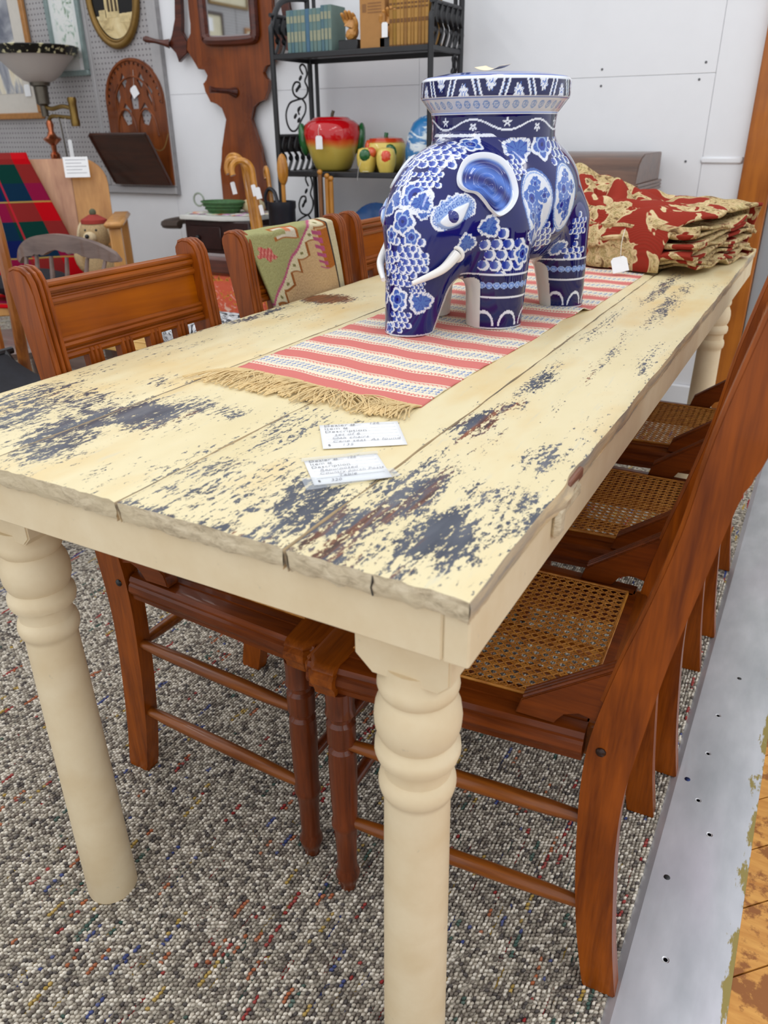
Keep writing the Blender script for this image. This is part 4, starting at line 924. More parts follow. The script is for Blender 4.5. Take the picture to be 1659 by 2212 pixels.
# ------------------------------------------------------------------ pictures on the pegboard
M_wd0 = plain('dark_frame', S(62, 44, 38), .4)
M_gold = plain('dull_gold_frame', S(128, 98, 46), .35, .5); M_oak = plain('honey_oak_frame', S(168, 116, 62), .45, var=.15); M_teal = plain('grey_green_frame', S(126, 142, 140), .45)
M_mat = plain('picture_mount', S(206, 200, 190), .7, var=.03); M_mat2 = plain('pale_mount', S(220, 222, 220), .7, var=.03)
def artwork(name, stops, scale, st=(1, 1, 1), dist=1.2):
    m = Mat(name, .3, spec=.5); f = m.noise(m.co(st), scale, 5, .6, dist); m.set('Base Color', m.ramp(f, stops)); return m.m
YF = YW-.040
def frame_pic(name, label, x0, x1, z0, z1, fw, fm, mm, mw, am, mwb=None):
    t = thing(name, label, 'picture', ((x0+x1)/2, YF, z0), 0, 'pictures on the pegboard'); o_ = Vector(t.location); mv = lambda m_: (setattr(m_, 'v', [tuple(Vector(p)-o_) for p in m_.v]), m_)[1]
    for a, b, c, d in ((x0, x1, z0, z0+fw), (x0, x1, z1-fw, z1), (x0, x0+fw, z0+fw, z1-fw), (x1-fw, x1, z0+fw, z1-fw)): mv(MB().box(a, b, YF-.022, YF, c, d, .004)).build('frame_rail', fm, t)
    mv(MB().box(x0+fw, x1-fw, YF-.008, YF-.002, z0+fw, z1-fw)).build('mount', mm, t, smooth=False); b_ = mwb or mw
    mv(MB().box(x0+fw+mw, x1-fw-mw, YF-.0095, YF-.008, z0+fw+b_, z1-fw-b_)).build('artwork', am, t, smooth=False); return t
frame_pic('framed_picture', 'large landscape watercolour in a honey oak frame at the upper left', -4.62, -3.895, 1.185, 1.98, .032, M_oak, M_mat, .10, artwork('pale_watercolour', ((.36, S(110, 114, 126)), (.46, S(168, 170, 176)), (.52, S(228, 220, 200)), (.62, S(212, 196, 160)), (.7, S(90, 96, 92))), 5, (1, 1, .5)))
frame_pic('framed_picture', 'narrow pale green embroidered picture in a grey green frame with a paper label', -3.73, -3.475, 1.385, 2.05, .026, M_teal, M_mat2, .030, artwork('embroidered_sprigs', ((.34, S(120, 140, 110)), (.42, S(190, 204, 196)), (.5, S(226, 226, 222)), (.66, S(226, 226, 224)), (.74, S(150, 170, 190))), 22), .05)
price_tag('price_tag', 'white paper label on the lower corner of the grey green frame', (-3.51, YF-.012, 1.44), .05, .055)
price_tag('price_tag', 'white paper label on the large watercolour picture', (-3.99, YF-.012, 1.33), .05, .06)
t = thing('oval_picture', 'oval sepia house photograph in a dull gold frame', 'picture', (-3.235, YF, 1.52), 0, 'pictures on the pegboard'); n_ = 40; rx, rz = .165, .22
ov = lambda a, k=1, dx=0: (rx*k*math.cos(a), -.010+dx, .21+rz*k*math.sin(a)); m = MB()
m.tube([ov(2*PI*i/n_) for i in range(n_)], .017, 10, True); m.tube([ov(2*PI*i/n_, .91, -.004) for i in range(n_)], .006, 8, True); m.build('oval_frame', M_gold, t)
m = MB(); m.prism([(rx*.9*math.cos(2*PI*i/n_), .21+rz*.9*math.sin(2*PI*i/n_)) for i in range(n_)], -.008, -.003, 'y'); m.build('dark_glass_border', plain('black_mount', S(18, 18, 18), .15), t, smooth=False)
m = MB(); m.prism([(rx*.86*math.cos(2*PI*i/n_), .21+rz*.86*math.sin(2*PI*i/n_)) for i in range(n_) if True], -.0095, -.008, 'y')
ms = Mat('sepia_photograph', .25); f = ms.noise(ms.co((6, 1, 10)), 1, 5, .6, .8); sx = ms.n('SeparateXYZ', (ms.n('TexCoord', out='Object'),), out=2)
ms.set('Base Color', ms.mix(ms.math('GREATER_THAN', ms.math('ADD', sx, ms.math('MULTIPLY', f, .05)), .155), ms.ramp(f, ((.3, S(120, 96, 60)), (.45, S(214, 192, 142)), (.7, S(240, 226, 184)))), S(24, 24, 24))); m.build('photograph', ms.m, t, smooth=False)
m = MB(); 
for a, b, c, d in ((-.06, .035, .115, .26), (-.105, -.055, .105, .15), (.035, .10, .09, .12)): m.box(a, b, -.0105, -.0095, c, d)
m.build('printed_house', plain('sepia_print', S(206, 186, 138), .4, var=.25, scale=30), t, smooth=False)
m = MB()
for x in (-.04, -.015, .012): m.box(x, x+.015, -.0112, -.0105, .140, .20)
m.build('printed_windows', plain('sepia_dark', S(70, 54, 32), .4), t, smooth=False)

# left wall of the shop, which the hall tree's mirror reflects
wl = MB().box(-5.5, -5.38, -2.2, YW, 0, 2.6).build('wall_left', M_white_paint, smooth=False, kind='structure')
mpl = Mat('pegboard_left', .65); sp = mpl.t.nodes.new('ShaderNodeSeparateXYZ'); mpl.t.links.new(mpl.co((40, 40, 40)), sp.inputs[0])
fy = mpl.math('SUBTRACT', mpl.math('FRACT', sp.outputs[1]), .5); fz = mpl.math('SUBTRACT', mpl.math('FRACT', sp.outputs[2]), .5)
hl_ = mpl.math('LESS_THAN', mpl.math('ADD', mpl.math('MULTIPLY', fy, fy), mpl.math('MULTIPLY', fz, fz)), .03); mpl.set('Base Color', mpl.mix(hl_, S(168, 166, 166), S(92, 88, 90)))
for y0 in (-2.1, -.85, .40, 1.65): MB().box(-5.38, -5.37, y0, y0+1.24, .8, 2.6).build('peg_sheet', mpl.m, wl, smooth=False)
for lab, y0, y1, z0, z1, fm in (('dark framed green print with a white label on the left wall', -.64, -.30, 1.72, 2.13, M_wd0), ('cream print in a thin gold frame high on the left wall', -1.05, -.45, 2.19, 2.55, M_gold), ('small brown framed photograph on the left wall', -1.20, -.97, 1.86, 2.04, M_oak)):
    t = thing('framed_picture', lab, 'picture', (-5.37, (y0+y1)/2, z0), 0, 'pictures on the left wall'); h_ = z1-z0; w_ = (y1-y0)/2
    for a, b, c, d in ((-w_, w_, 0, .025), (-w_, w_, h_-.025, h_), (-w_, -w_+.025, .025, h_-.025), (w_-.025, w_, .025, h_-.025)): MB().box(0, .02, a, b, c, d, .003).build('frame_rail', fm, t)
    MB().box(0, .006, -w_+.025, w_-.025, .025, h_-.025).build('print', plain('cream_print', S(214, 206, 176), .5, var=.1, scale=9), t, smooth=False)
    if 'label' in lab: MB().box(.006, .008, -.02, .08, h_-.16, h_-.05).build('label', M_paper, t, smooth=False)

# carved magazine rack on the wall
M_wal = wood('carved_walnut', S(84, 38, 14), S(140, 72, 26), 'z', .4, .5); M_wald = wood('dark_walnut', S(44, 20, 12), S(72, 34, 20), 'x', .35, .5)
t = thing('magazine_rack', 'arched fretwork wooden magazine rack hanging on the pegboard', 'wall rack', (-3.18, YF, .85))
def arch(w_, zb, zs, zt, n=20): return [(w_, zb), (w_, zs)]+[(w_*math.cos(PI*i/n), zs+(zt-zs)*math.sin(PI*i/n)) for i in range(1, n)]+[(-w_, zs), (-w_, zb)]
hol = []
m = MB(); out = arch(.21, 0, .40, .605)
# back board with real openings (faces around cut-outs)
bm = bmesh.new(); vs = [bm.verts.new((x, 0, z)) for x, z in out]; edges = [bm.edges.new((vs[i], vs[(i+1) % len(vs)])) for i in range(len(vs))]
def cut(pts):
    v_ = [bm.verts.new((x, 0, z)) for x, z in pts]; edges.extend([bm.edges.new((v_[i], v_[(i+1) % len(v_)])) for i in range(len(v_))])
for i in range(19):
    a = PI*(i+.5)/19; x, z = .185*math.cos(a), .385+.195*math.sin(a); cut([(x+.0085*math.cos(q), z+.0085*math.sin(q)) for q in np.arange(6)*PI/3])
for s in (-1, 1):
    cut([(s*.035, .50), (s*.065, .54), (s*.085, .50), (s*.06, .46)]); cut([(s*.10, .49), (s*.135, .45), (s*.12, .38), (s*.095, .43)]); cut([(s*.03, .36), (s*.07, .40), (s*.11, .34), (s*.08, .29), (s*.04, .30)])
cut([(-.03, .42), (0, .46), (.03, .42), (.025, .37), (-.025, .37)])
bmesh.ops.triangle_fill(bm, use_beauty=True, use_dissolve=False, edges=edges); m.bm(bm); m.build('fretwork_back', M_wal, t, smooth=False, solid=.014)
m = MB(); m.tube([(x*.93, -.009, z*.985) for x, z in out[1:-1]], .006, 6); m.tube([(.14*math.cos(q), -.009, .36+.16*math.sin(q)) for q in np.arange(0, PI+.01, PI/16)], .006, 6)
for s in (-1, 1): m.tube([(s*.075+.07*math.cos(q), -.009, .24+.13*math.sin(q)) for q in np.arange(0, PI+.01, PI/10)], .006, 6)
m.build('carved_rib', M_wal, t)
m = MB(); m.add([(-.205, -.012, 0), (.205, -.012, 0), (.205, -.03, 0), (-.205, -.03, 0), (-.207, -.150, .243), (.207, -.150, .243), (.207, -.168, .250), (-.207, -.168, .250)], [(0, 1, 2, 3), (1, 0, 4, 5), (3, 2, 6, 7), (4, 7, 6, 5), (0, 3, 7, 4), (2, 1, 5, 6)]); m.build('front_pocket', M_wald, t, smooth=False)
m = MB(); m.tube([(-.20, -.162, .250), (.20, -.162, .250)], .008, 8); m.tube([(-.20, -.035, .012), (-.20, -.168, .248)], .008, 6); m.tube([(.20, -.035, .012), (.20, -.168, .248)], .008, 6); m.build('pocket_moulding', M_wald, t)
m = MB()
for s in (-1, 1): m.tube(spline([(s*.19, -.155, .25), (s*.2, -.11, .18), (s*.205, -.05, .18), (s*.21, -.008, .25)], 5), .003, 5)
m.build('chain', plain('brass_chain', S(120, 88, 44), .4, .7), t)
price_tag('price_tag', 'white tag hanging on the arched magazine rack', (-3.165, YF-.012, 1.30), .05, .05, (PI/2, .5, 0), [(-3.165, YF-.012, 1.325), (-3.16, YF-.012, 1.36), (-3.155, YF-.012, 1.40)])

# ------------------------------------------------------------------ hall tree against the wall
M_hall = wood('mahogany_plank', S(84, 34, 8), S(140, 68, 14), 'z', .3, .35); M_hally = wood('mahogany_dark', S(52, 22, 16), S(96, 44, 28), 'x', .3)
HX, HY = -2.49, 2.905
t = thing('hall_tree', 'tall mahogany hall tree with mirror, pegs and a marble shelf', 'hall tree', (HX, HY, 0))
hl = [(-.148, .10), (-.148, .93), (-.128, .975), (-.124, 1.033), (-.108, 1.06), (-.097, 1.103), (-.074, 1.16), (-.095, 1.213), (-.125, 1.232), (-.168, 1.240), (-.192, 1.285), (-.204, 1.321), (-.176, 1.335), (-.165, 1.355), (-.183, 1.383), (-.225, 1.385), (-.262, 1.44), (-.285, 1.47), (-.275, 1.511), (-.246, 1.535), (-.240, 1.575), (-.248, 1.60), (-.242, 1.631), (-.246, 1.70), (-.23, 1.80), (-.16, 1.93), (-.06, 2.0)]
MB().prism(hl+[(-x, z) for x, z in reversed(hl)], -.012, .012, 'y', .003).build('back_board', M_hall, t)
for s in (-1, 1):
    m = MB(); pl_ = [(s*.285, 1.455), (s*.345, 1.42), (s*.352, 1.46), (s*.40, 1.495), (s*.365, 1.535), (s*.335, 1.60), (s*.318, 1.75), (s*.27, 1.85), (s*.24, 1.83), (s*.285, 1.74), (s*.297, 1.60), (s*.31, 1.545), (s*.275, 1.505)]
    m.prism(pl_, -.013, .011, 'y', .003); ar = m.build('side_arm', M_hally, t)
    MB().tube([(s*.39, -.012, 1.50), (s*.42, -.03, 1.505), (s*.45, -.05, 1.512), (s*.487, -.07, 1.52), (s*.500, -.077, 1.522)], [.022, .012, .010, .015, .008], 10).build('coat_peg', M_hally, ar)
MB().tube([(-.005, -.012, 1.277), (-.02, -.05, 1.282), (-.05, -.11, 1.285), (-.062, -.13, 1.287)], [.024, .012, .012, .016], 10).build('coat_peg', M_hally, t)
m = MB(); fr_ = spline([(-.15, -.024, 1.95), (-.15, -.024, 1.55), (-.145, -.024, 1.515), (-.115, -.024, 1.497), (.115, -.024, 1.492), (.145, -.024, 1.51), (.15, -.024, 1.55), (.15, -.024, 1.95)], 4); m.tube(fr_, .022, 8); m.build('mirror_frame', M_hally, t)
MB().box(-.14, .14, -.022, -.014, 1.50, 1.95).build('mirror_glass', (lambda q: (q.set('Base Color', S(220, 222, 224)), q.m)[1])(Mat('silvered_mirror', .03, 1)), t, smooth=False)
M_marble = plain('veined_marble', S(222, 222, 216), .25, var=.08, scale=8, bump=0)
m = MB(); sh = [(-.15, -.34), (-.14, -.36), (.12, -.36), (.17, -.33), (.27, -.28), (.27, -.012), (-.15, -.012)]; m.prism(sh, .722, .742, 'z', .003); m.build('marble_shelf', M_marble, t)
M_dkma = plain('dark_mahogany', S(46, 20, 18), .35, var=.25)
m = MB(); m.box(-.14, .26, -.33, -.012, .56, .720, .006); m.build('drawer_box', M_dkma, t)
MB().box(-.11, .09, -.338, -.329, .585, .695, .004).build('drawer', M_dkma, t); MB().ball((-.05, -.345, .64), .012).build('drawer_knob', M_black, t)
M_gbw = plain('grey_brown_wood', S(74, 62, 54), .4)
for s in (-1, 1): MB().tube(spline([(s*.19, -.05, .70), (s*.33, -.08, .69), (s*.36, -.19, .685), (s*.31, -.29, .685), (s*.19, -.31, .69)], 5), .020, 8).build('umbrella_loop', M_gbw, t)
m = MB(); 
for x in (-.17, .23): m.rod((x, -.30, .02), (x, -.30, .56), .022, .028)
m.box(-.22, .28, -.34, .0, .02, .10, .01); m.build('lower_stand', M_dkma, t)
# doily, basket and cloth on the marble shelf
md = Mat('floral_doily', .9); f = md.n('TexVoronoi', {'Vector': md.co((26, 26, 26)), 'Scale': 1}, out=1); r = md.n('SeparateColor', (f,), out=0)
md.set('Base Color', md.ramp(r, ((0, S(232, 226, 214)), (.4, S(226, 140, 96)), (.52, S(206, 150, 196)), (.64, S(232, 222, 170)), (.78, S(170, 206, 170)), (.88, S(236, 230, 220))), 'CONSTANT'))
m = MB(); m.grid(lambda u, v: (HX-.155+.42*u+.012*math.sin(v*40), HY-.30+.25*v+.012*math.sin(u*50), .7442+.0016*math.sin(u*30)*math.sin(v*30)), 40, 24); tag(m.build('doily', md.m, solid=.001), 'pastel floral crocheted runner on the marble shelf of the hall tree', 'doily')
t = thing('basket', 'low green wicker basket with a loop handle on the marble shelf', 'basket', (HX+.010, HY-.20, .746)); M_grn = plain('green_wicker', S(62, 104, 58), .6, var=.25, scale=90, bump=.4)
m = MB(); m.lathe([(.001, 0), (.085, 0), (.098, .02), (.118, .048), (.121, .052), (.116, .050), (.095, .022), (.08, .006), (.001, .006)], 28, Matrix.Diagonal((1, .7, 1, 1))); m.build('bowl', M_grn, t)
m = MB(); [m.tube([(.098*k*math.cos(a), .07*k*math.sin(a), z) for a in np.arange(24)*PI/12], .004, 6, True) for k, z in ((1.02, .018), (1.12, .033), (1.22, .05))]; m.build('woven_band', M_grn, t)
m = MB(); m.tube([(-.155+.032*math.cos(a), 0, .055+.03*math.sin(a)) for a in np.arange(14)*2*PI/14], .005, 6, True); m.build('loop_handle', plain('pale_green_handle', S(150, 160, 146), .5), t)
m = MB().ball((HX+.15, HY-.14, .775), .06, 16, (1.1, .8, .62)); m.v = [(x, y, z) for x, y, z in m.v]; tag(m.build('straw_pouch', plain('straw', S(196, 180, 140), .9, var=.2, scale=120, bump=.5)), 'small beige straw pouch behind the green basket', 'pouch')

# ------------------------------------------------------------------ canes in a tall dark stand
M_cn = wood('honey_cane', S(150, 92, 26), S(204, 142, 54), 'z', .3)
bx0, by0 = -1.905, 2.40
t = thing('cane_stand', 'tall narrow black cane stand in front of the iron rack', 'stand', (bx0, by0, 0)); M_navy = plain('black_leather', S(24, 28, 38), .45, var=.2)
MB().lathe([(.001, 0), (.075, 0), (.075, .03), (.058, .05), (.058, .80), (.062, .81), (.062, .835), (.057, .835), (.053, .80), (.053, .06), (.001, .06)], 22).build('tube', M_navy, t)
m = MB(); m.tube(spline([(-.05, -.03, .80), (-.058, -.035, .85), (-.04, -.03, .885), (-.01, -.03, .87), (.02, -.05, .82)], 5), .008, 6); m.build('strap', M_navy, t)
def cane(label, foot, top, hook, hr, mat=M_cn, r=.0105):
    t = thing('walking_cane', label, 'cane', foot, 0, 'walking canes by the hall tree'); f = Vector(foot); a = Vector(top)-f; h = Vector((*hook, 0)).normalized(); u = a.normalized()
    m = MB(); pts = [a*i/8 for i in range(9)]+[a+h*hr*(1-math.cos(q))+u*hr*math.sin(q) for q in np.arange(.25, PI*1.15, .25)]
    r *= 1.2; m.tube(pts, [r*.8]+[r]*(len(pts)-1), 8); m.build('stick', mat, t); MB().lathe([(.0001, 0), (.011, 0), (.012, .03), (.0095, .032)], 10).build('ferrule', M_black, t); return t
cane('honey wood cane with the leftmost crook of the bunch', (-1.84, 2.22, .0), (-2.075, 2.38, .965), (-1, .1), .050)
cane('honey wood cane whose crook nests beside the leftmost one', (-1.82, 2.24, .0), (-2.045, 2.36, .958), (-1, -.25), .046)
cane('honey wood cane with a wide crook at the front of the bunch', (-1.80, 2.18, .0), (-1.985, 2.32, .955), (-.85, -.5), .043)
cane('slim cane behind the others with a white paper tag', (-1.78, 2.26, .0), (-1.965, 2.40, .93), (-.6, .6), .035, M_cn, .008)
for i, (p, w_, h_) in enumerate((((-2.125, 2.36, .885), .022, .05), ((-1.945, 2.27, .885), .020, .045), ((-1.925, 2.27, .875), .025, .045), ((-1.915, 2.27, .81), .018, .04))):
    price_tag('price_tag', ['white tag hanging from the leftmost cane crook', 'white tag on the front cane', 'white tag beside it on the slim cane', 'lowest white tag among the canes'][i], p, w_, h_, (PI/2, .2, .2))
t = thing('walking_stick', 'walking stick with a rounded golden knob handle in the black stand', 'cane', (bx0+.02, by0-.02, .06)); MB().rod((0, 0, 0), (.01, .0, .86), .009, .009).build('stick', M_cn, t); MB().ball((.012, 0, .90), .024, 16, (1, 1, 2.6)).build('knob', M_cn, t)
for i, (x, z1) in enumerate(((.075, .945), (.110, .93), (.13, .92))):
    t = thing('walking_stick', ['thin plain stick just right of the black stand', 'second thin plain stick right of the black stand', 'third thin stick behind the iron scrollwork'][i], 'cane', (bx0+.06+x, by0+.10, 0), 0, 'plain sticks beside the cane stand'); MB().rod((0, 0, 0), (-.01, .02, z1-.01), .008, .010).build('stick', wood('stick_wood', S(96, 60, 34), S(150, 102, 62), 'z') if i == 0 else M_cn, t); MB().ball((-.01, .02, z1), .012, 10).build('tip', M_cn, t)

# ------------------------------------------------------------------ black iron rack
X0, X1, Y0, Y1 = -2.025, -1.285, 2.57, 2.85
t = thing('iron_rack', 'black wrought iron shelf rack with scrolled ends against the white wall', 'shelf', ((X0+X1)/2, (Y0+Y1)/2, 0)); ro = Vector(t.location); rl = lambda m_: (setattr(m_, 'v', [tuple(Vector(p)-ro) for p in m_.v]), m_)[1]
for x in (X0, X1):
    rl(MB().tube(spline([(x, Y0, 0), (x, Y0, .7), (x, Y0, 1.42), (x, Y0+.012, 1.49), (x, Y0+.05, 1.56), (x, Y0+.12, 1.60), (x, Y1, 1.62)], 6), .0115, 10)).build('front_post', M_black, t)
    rl(MB().rod((x, Y1, 0), (x, Y1, 1.98), .0115)).build('rear_post', M_black, t); rl(MB().rod((x+(.032 if x == X0 else -.03), Y1+.005, 0), (x+(.032 if x == X0 else -.03), Y1+.005, 1.98), .0085)).build('rear_rod', M_black, t)
for z in (.16, .545, .945, 1.395):
    m = MB(); m.box(X0, X1, Y0-.006, Y0+.006, z-.022, z, .003); m.box(X0, X1, Y1-.006, Y1+.006, z-.022, z, .003); m.box(X0-.005, X0+.005, Y0, Y1, z-.02, z, .002); m.box(X1-.005, X1+.005, Y0, Y1, z-.02, z, .002)
    s_ = rl(m).build('shelf_frame', M_black, t); m = MB()
    m.box(X0, X1, Y0, Y1, z-.006, z-.002); rl(m).build('shelf_panel', M_black, s_, smooth=False)
    for x in (X0, X1):
        m = MB(); m.tube([(x, Y0, z+.14), (x, Y1, z+.14)], .008, 8)
        for i in range(6):     # cut leaf band between shelf and rail
            y = Y0+.02+i*.048; m.tube(spline([(x, y, z), (x, y+.03, z+.05), (x, y, z+.09), (x, y+.02, z+.14)], 4), .009, 6, flat=.4); m.ball((x, y+.022, z+.05), .018, 8, (.25, 1, .7)); m.ball((x, y+.0, z+.10), .017, 8, (.25, .8, 1))
        if z > .9:
            m.add([(x, Y0+.01, z+.075), (x, Y1-.01, z+.075), (x, Y1-.01, z+.135), (x, Y0+.01, z+.135)], [(0, 1, 2, 3)])
        rl(m).build('leaf_band', M_black, s_)
for x in (X0, X1):
    for zb, zt in ((.20, .52), (.57, .92), (1.10, 1.37)):
        m = MB(); h = zt-zb; ym = Y0+.17
        Yf = lambda f: Y0+.02+f*.25
        for cv in ([(.80, .14), (.72, .05), (.80, .0), (.90, .04), (.93, .14), (.86, .24), (.93, .33), (.90, .43), (.74, .50), (.52, .46), (.46, .36), (.55, .27), (.68, .27), (.70, .34)], [(.74, .50), (.84, .58), (.82, .70), (.68, .82), (.52, .96), (.36, .98), (.24, .88), (.22, .72), (.34, .58), (.52, .53), (.74, .50)], [(.62, .74), (.60, .66), (.68, .62)]):
            m.tube(spline([(x, Yf(a), zt-b*h) for a, b in cv], 6), .0042, 6)
        for dy, f in ((.72, .20), (.66, .33), (.60, .37), (.62, .66), (.50, .76), (.60, .82)): m.ball((x, Yf(dy), zt-f*h), .016, 8, (.3, 1, .5), Matrix.Rotation(.7, 3, 'X'))
        rl(m).build('scroll', M_black, t)
ZS = 1.3945; ZL = .9445
# teal volumes
teal = [plain('teal_cloth_%d' % i, c, .75, var=.07, scale=25) for i, c in enumerate((S(96, 124, 124), S(82, 112, 122), S(74, 108, 132), S(104, 126, 120)))]
M_page = plain('page_edges', S(214, 206, 180), .8, var=.05)
M_lab = plain('faded_label', S(150, 152, 128), .8)
def book(label, x, w_, h, d, y0, z, mat, grp, lab, bands=()):
    t = thing('book', label, 'book', (x+w_/2, y0, z), 0, grp)
    m = MB(); m.box(-w_/2, w_/2, 0, .004, 0, h, .0025); m.box(-w_/2, -w_/2+.0025, .002, d, 0, h, .0008); m.box(w_/2-.0025, w_/2, .002, d, 0, h, .0008); m.build('cover', mat, t)
    MB().box(-w_/2+.0025, w_/2-.0025, .005, d-.004, .002, h-.004).build('page_block', M_page, t, smooth=False)
    if lab:
        for a, b in bands: MB().box(-w_/2+.002, w_/2-.002, -.0006, .001, h*a, h*b).build('spine_label', lab, t, smooth=False)
x = -1.955; ws = [.019, .016, .020, .017, .021, .019, .017, .018, .021, .016, .018, .017]
ordn = ['first', 'second', 'third', 'fourth', 'fifth', 'sixth', 'seventh', 'eighth', 'ninth', 'tenth', 'eleventh', 'twelfth']
for i, w_ in enumerate(ws):
    h = .152 if i < 9 else .160; k = (0, 1, 0, 3, 0, 2, 0, 3, 0, 1, 0, 3)[i]
    book(('slightly taller ' if i > 8 else '')+('bright blue' if k == 2 else 'faded teal')+' cloth book, %s from the left on the top iron shelf' % ordn[i], x, w_-.0006, h, .11, Y0+.015, ZS, teal[k], 'teal cloth books on the top iron shelf', M_lab if k != 2 else None, ((.26, .50), (.70, .86)))
    x += w_
tan = [plain('tan_cloth_%d' % i, c, .7, var=.12, scale=25) for i, c in enumerate((S(160, 116, 52), S(172, 128, 62), S(146, 104, 48), S(150, 112, 40)))]
M_lab2 = plain('brown_band', S(112, 74, 36), .7)
x = -1.475; tn = []
for i in range(11):
    w_ = (.017, .015, .018, .014, .016, .015, .014, .016, .015, .015, .016)[i]
    book('tan and brown banded book, %s from the left behind the right hand bookend' % ordn[i], x, w_-.0006, .172, .12, Y0+.018, ZS, tan[(0, 3, 1, 1, 2, 1, 0, 1, 2, 0, 1)[i]], 'tan books on the top iron shelf', M_lab2, ((.01, .04), (.46, .54), (.72, .76), (.80, .84)))
    x += w_
t = thing('card_box', 'plain tan cardboard slipcase standing between the golden hand bookends', 'box', (-1.55, Y0+.02, ZS)); MB().box(-.057, .055, 0, .10, 0, .19, .002).build('case', plain('tan_board', S(172, 124, 70), .8, var=.05), t, smooth=False)
m = MB(); [m.box(-.02, .04, -.0006, .0004, .118+q*.010, .123+q*.010) for q in range(4)]; m.box(-.045, -.027, -.0006, .0004, .122, .150); m.build('printed_lines', plain('brown_print', S(140, 98, 58), .8), t, smooth=False)
M_gold2 = plain('carved_gold_wood', S(190, 134, 66), .4, var=.2, scale=60, bump=.2)
def hand_end(label, x, s):
    t = thing('bookend', label, 'bookend', (x, Y0+.05, ZS), 0, 'golden hand bookends'); MB().box(-.045, .045, -.03, .05, 0, .036, .003).build('base', M_black, t)
    # hand: palm with five separate curled fingers rising out of the base
    bm_ = bpy.data.meshes.new('hand'); V_ = [(0, 0, .03), (0, 0, .06), (s*.004, 0, .088)]; E2 = [(0, 1), (1, 2)]; R2 = [.026, .027, .024]
    for k in range(4):
        b0 = len(V_); fx = -.024+.016*k; L = (.030, .038, .036, .027)[k]
        for (dx, dy, dz) in ((0, -.008, .014), (0, -.020, .014+L*.45), (0, -.030, .012+L*.75), (0, -.026, .010+L*.95)): V_.append((s*fx*(1+dz), dy, .090+dz)); R2.append(.0085)
        E2 += [(2, b0), (b0, b0+1), (b0+1, b0+2), (b0+2, b0+3)]; R2[b0+3] = .006
    b0 = len(V_); V_ += [(s*.028, -.012, .072), (s*.040, -.026, .092), (s*.034, -.034, .112)]; R2 += [.012, .010, .007]; E2 += [(1, b0), (b0, b0+1), (b0+1, b0+2)]
    bm_.from_pydata(V_, E2, []); o_ = bpy.data.objects.new('hand', bm_); COL.objects.link(o_); o_.parent = t; bm_.materials.append(M_gold2)
    sk = o_.modifiers.new('k', 'SKIN'); sd = bm_.skin_vertices[0].data
    for q, r_ in enumerate(R2): sd[q].radius = (r_, r_)
    sd[0].use_root = True; o_.modifiers.new('s', 'SUBSURF').render_levels = 1
    for p in bm_.polygons: p.use_smooth = True
hand_end('golden carved hand bookend on a black block beside the teal books', -1.665, 1)
hand_end('golden carved hand bookend with a white tag beside the tan books', -1.475, -1)
price_tag('price_tag', 'white tag hanging from the bookend beside the tan books', (-1.487, Y0+.005, ZS+.058), .026, .050)
# apple cookie jar and its little set
def apple_mat():
    m = Mat('red_yellow_glaze', .12, spec=.5, coat=.4); z = m.n('SeparateXYZ', (m.n('TexCoord', out='Generated'),), out=2); f = m.noise(m.co((6, 6, 6)), 1, 2)
    m.set('Base Color', m.ramp(m.math('ADD', z, m.math('MULTIPLY', m.math('SUBTRACT', f, .5), .18)), ((.0, S(186, 166, 70)), (.44, S(204, 180, 84)), (.54, S(218, 110, 50)), (.62, S(196, 20, 24)), (1, S(186, 8, 20))))); return m.m
M_app = apple_mat(); M_leafg = plain('green_glaze', S(34, 96, 50), .15, var=.15, bump=0, coat=.4); M_yel = plain('yellow_glaze', S(222, 196, 96), .15, var=.05, bump=0, coat=.4); M_stem = plain('brown_stem', S(70, 62, 40), .5)
def fruit(prof, n=40, lob=5, amp=.03, sc=(1, 1)):
    m = MB(); m.lathe(prof, n); m.v = [(x*(1+amp*math.cos(lob*math.atan2(y, x))*max(0, 1-z/prof[-1][1]))*sc[0], y*(1+amp*math.cos(lob*math.atan2(y, x))*max(0, 1-z/prof[-1][1]))*sc[1], z) for x, y, z in m.v]; return m
t = thing('cookie_jar', 'big glazed ceramic apple cookie jar, red over yellow, on the iron shelf', 'jar', (-1.825, Y0+.13, ZL), .55)
fruit([(.001, 0), (.068, 0), (.080, .010), (.098, .05), (.120, .11), (.128, .15), (.120, .182), (.100, .199), (.085, .203)]).build('body', M_app, t, ang=60)
fruit([(.087, .2025), (.075, .212), (.05, .214), (.02, .206), (.001, .200)]).build('lid', plain('red_glaze', S(190, 10, 22), .12, bump=0, coat=.4), t, ang=60); MB().tube([(0, 0, .20), (.004, 0, .222), (.010, 0, .238)], .007, 8).build('stem', M_stem, t)
for s in (-1, 1): MB().ball((s*.125, 0, .125), .05, 16, (.45, .9, 1.35), Matrix.Rotation(s*.12, 3, 'Y')).build('leaf', M_leafg, t)
price_tag('price_tag', 'white string tag on the front of the big ceramic apple jar', (-1.803, Y0-.010, ZL+.115), .034, .052, (PI/2, 0, 0), [(-1.803, Y0-.010, ZL+.14), (-1.808, Y0-.004, ZL+.165), (-1.815, Y0+.03, ZL+.196)])
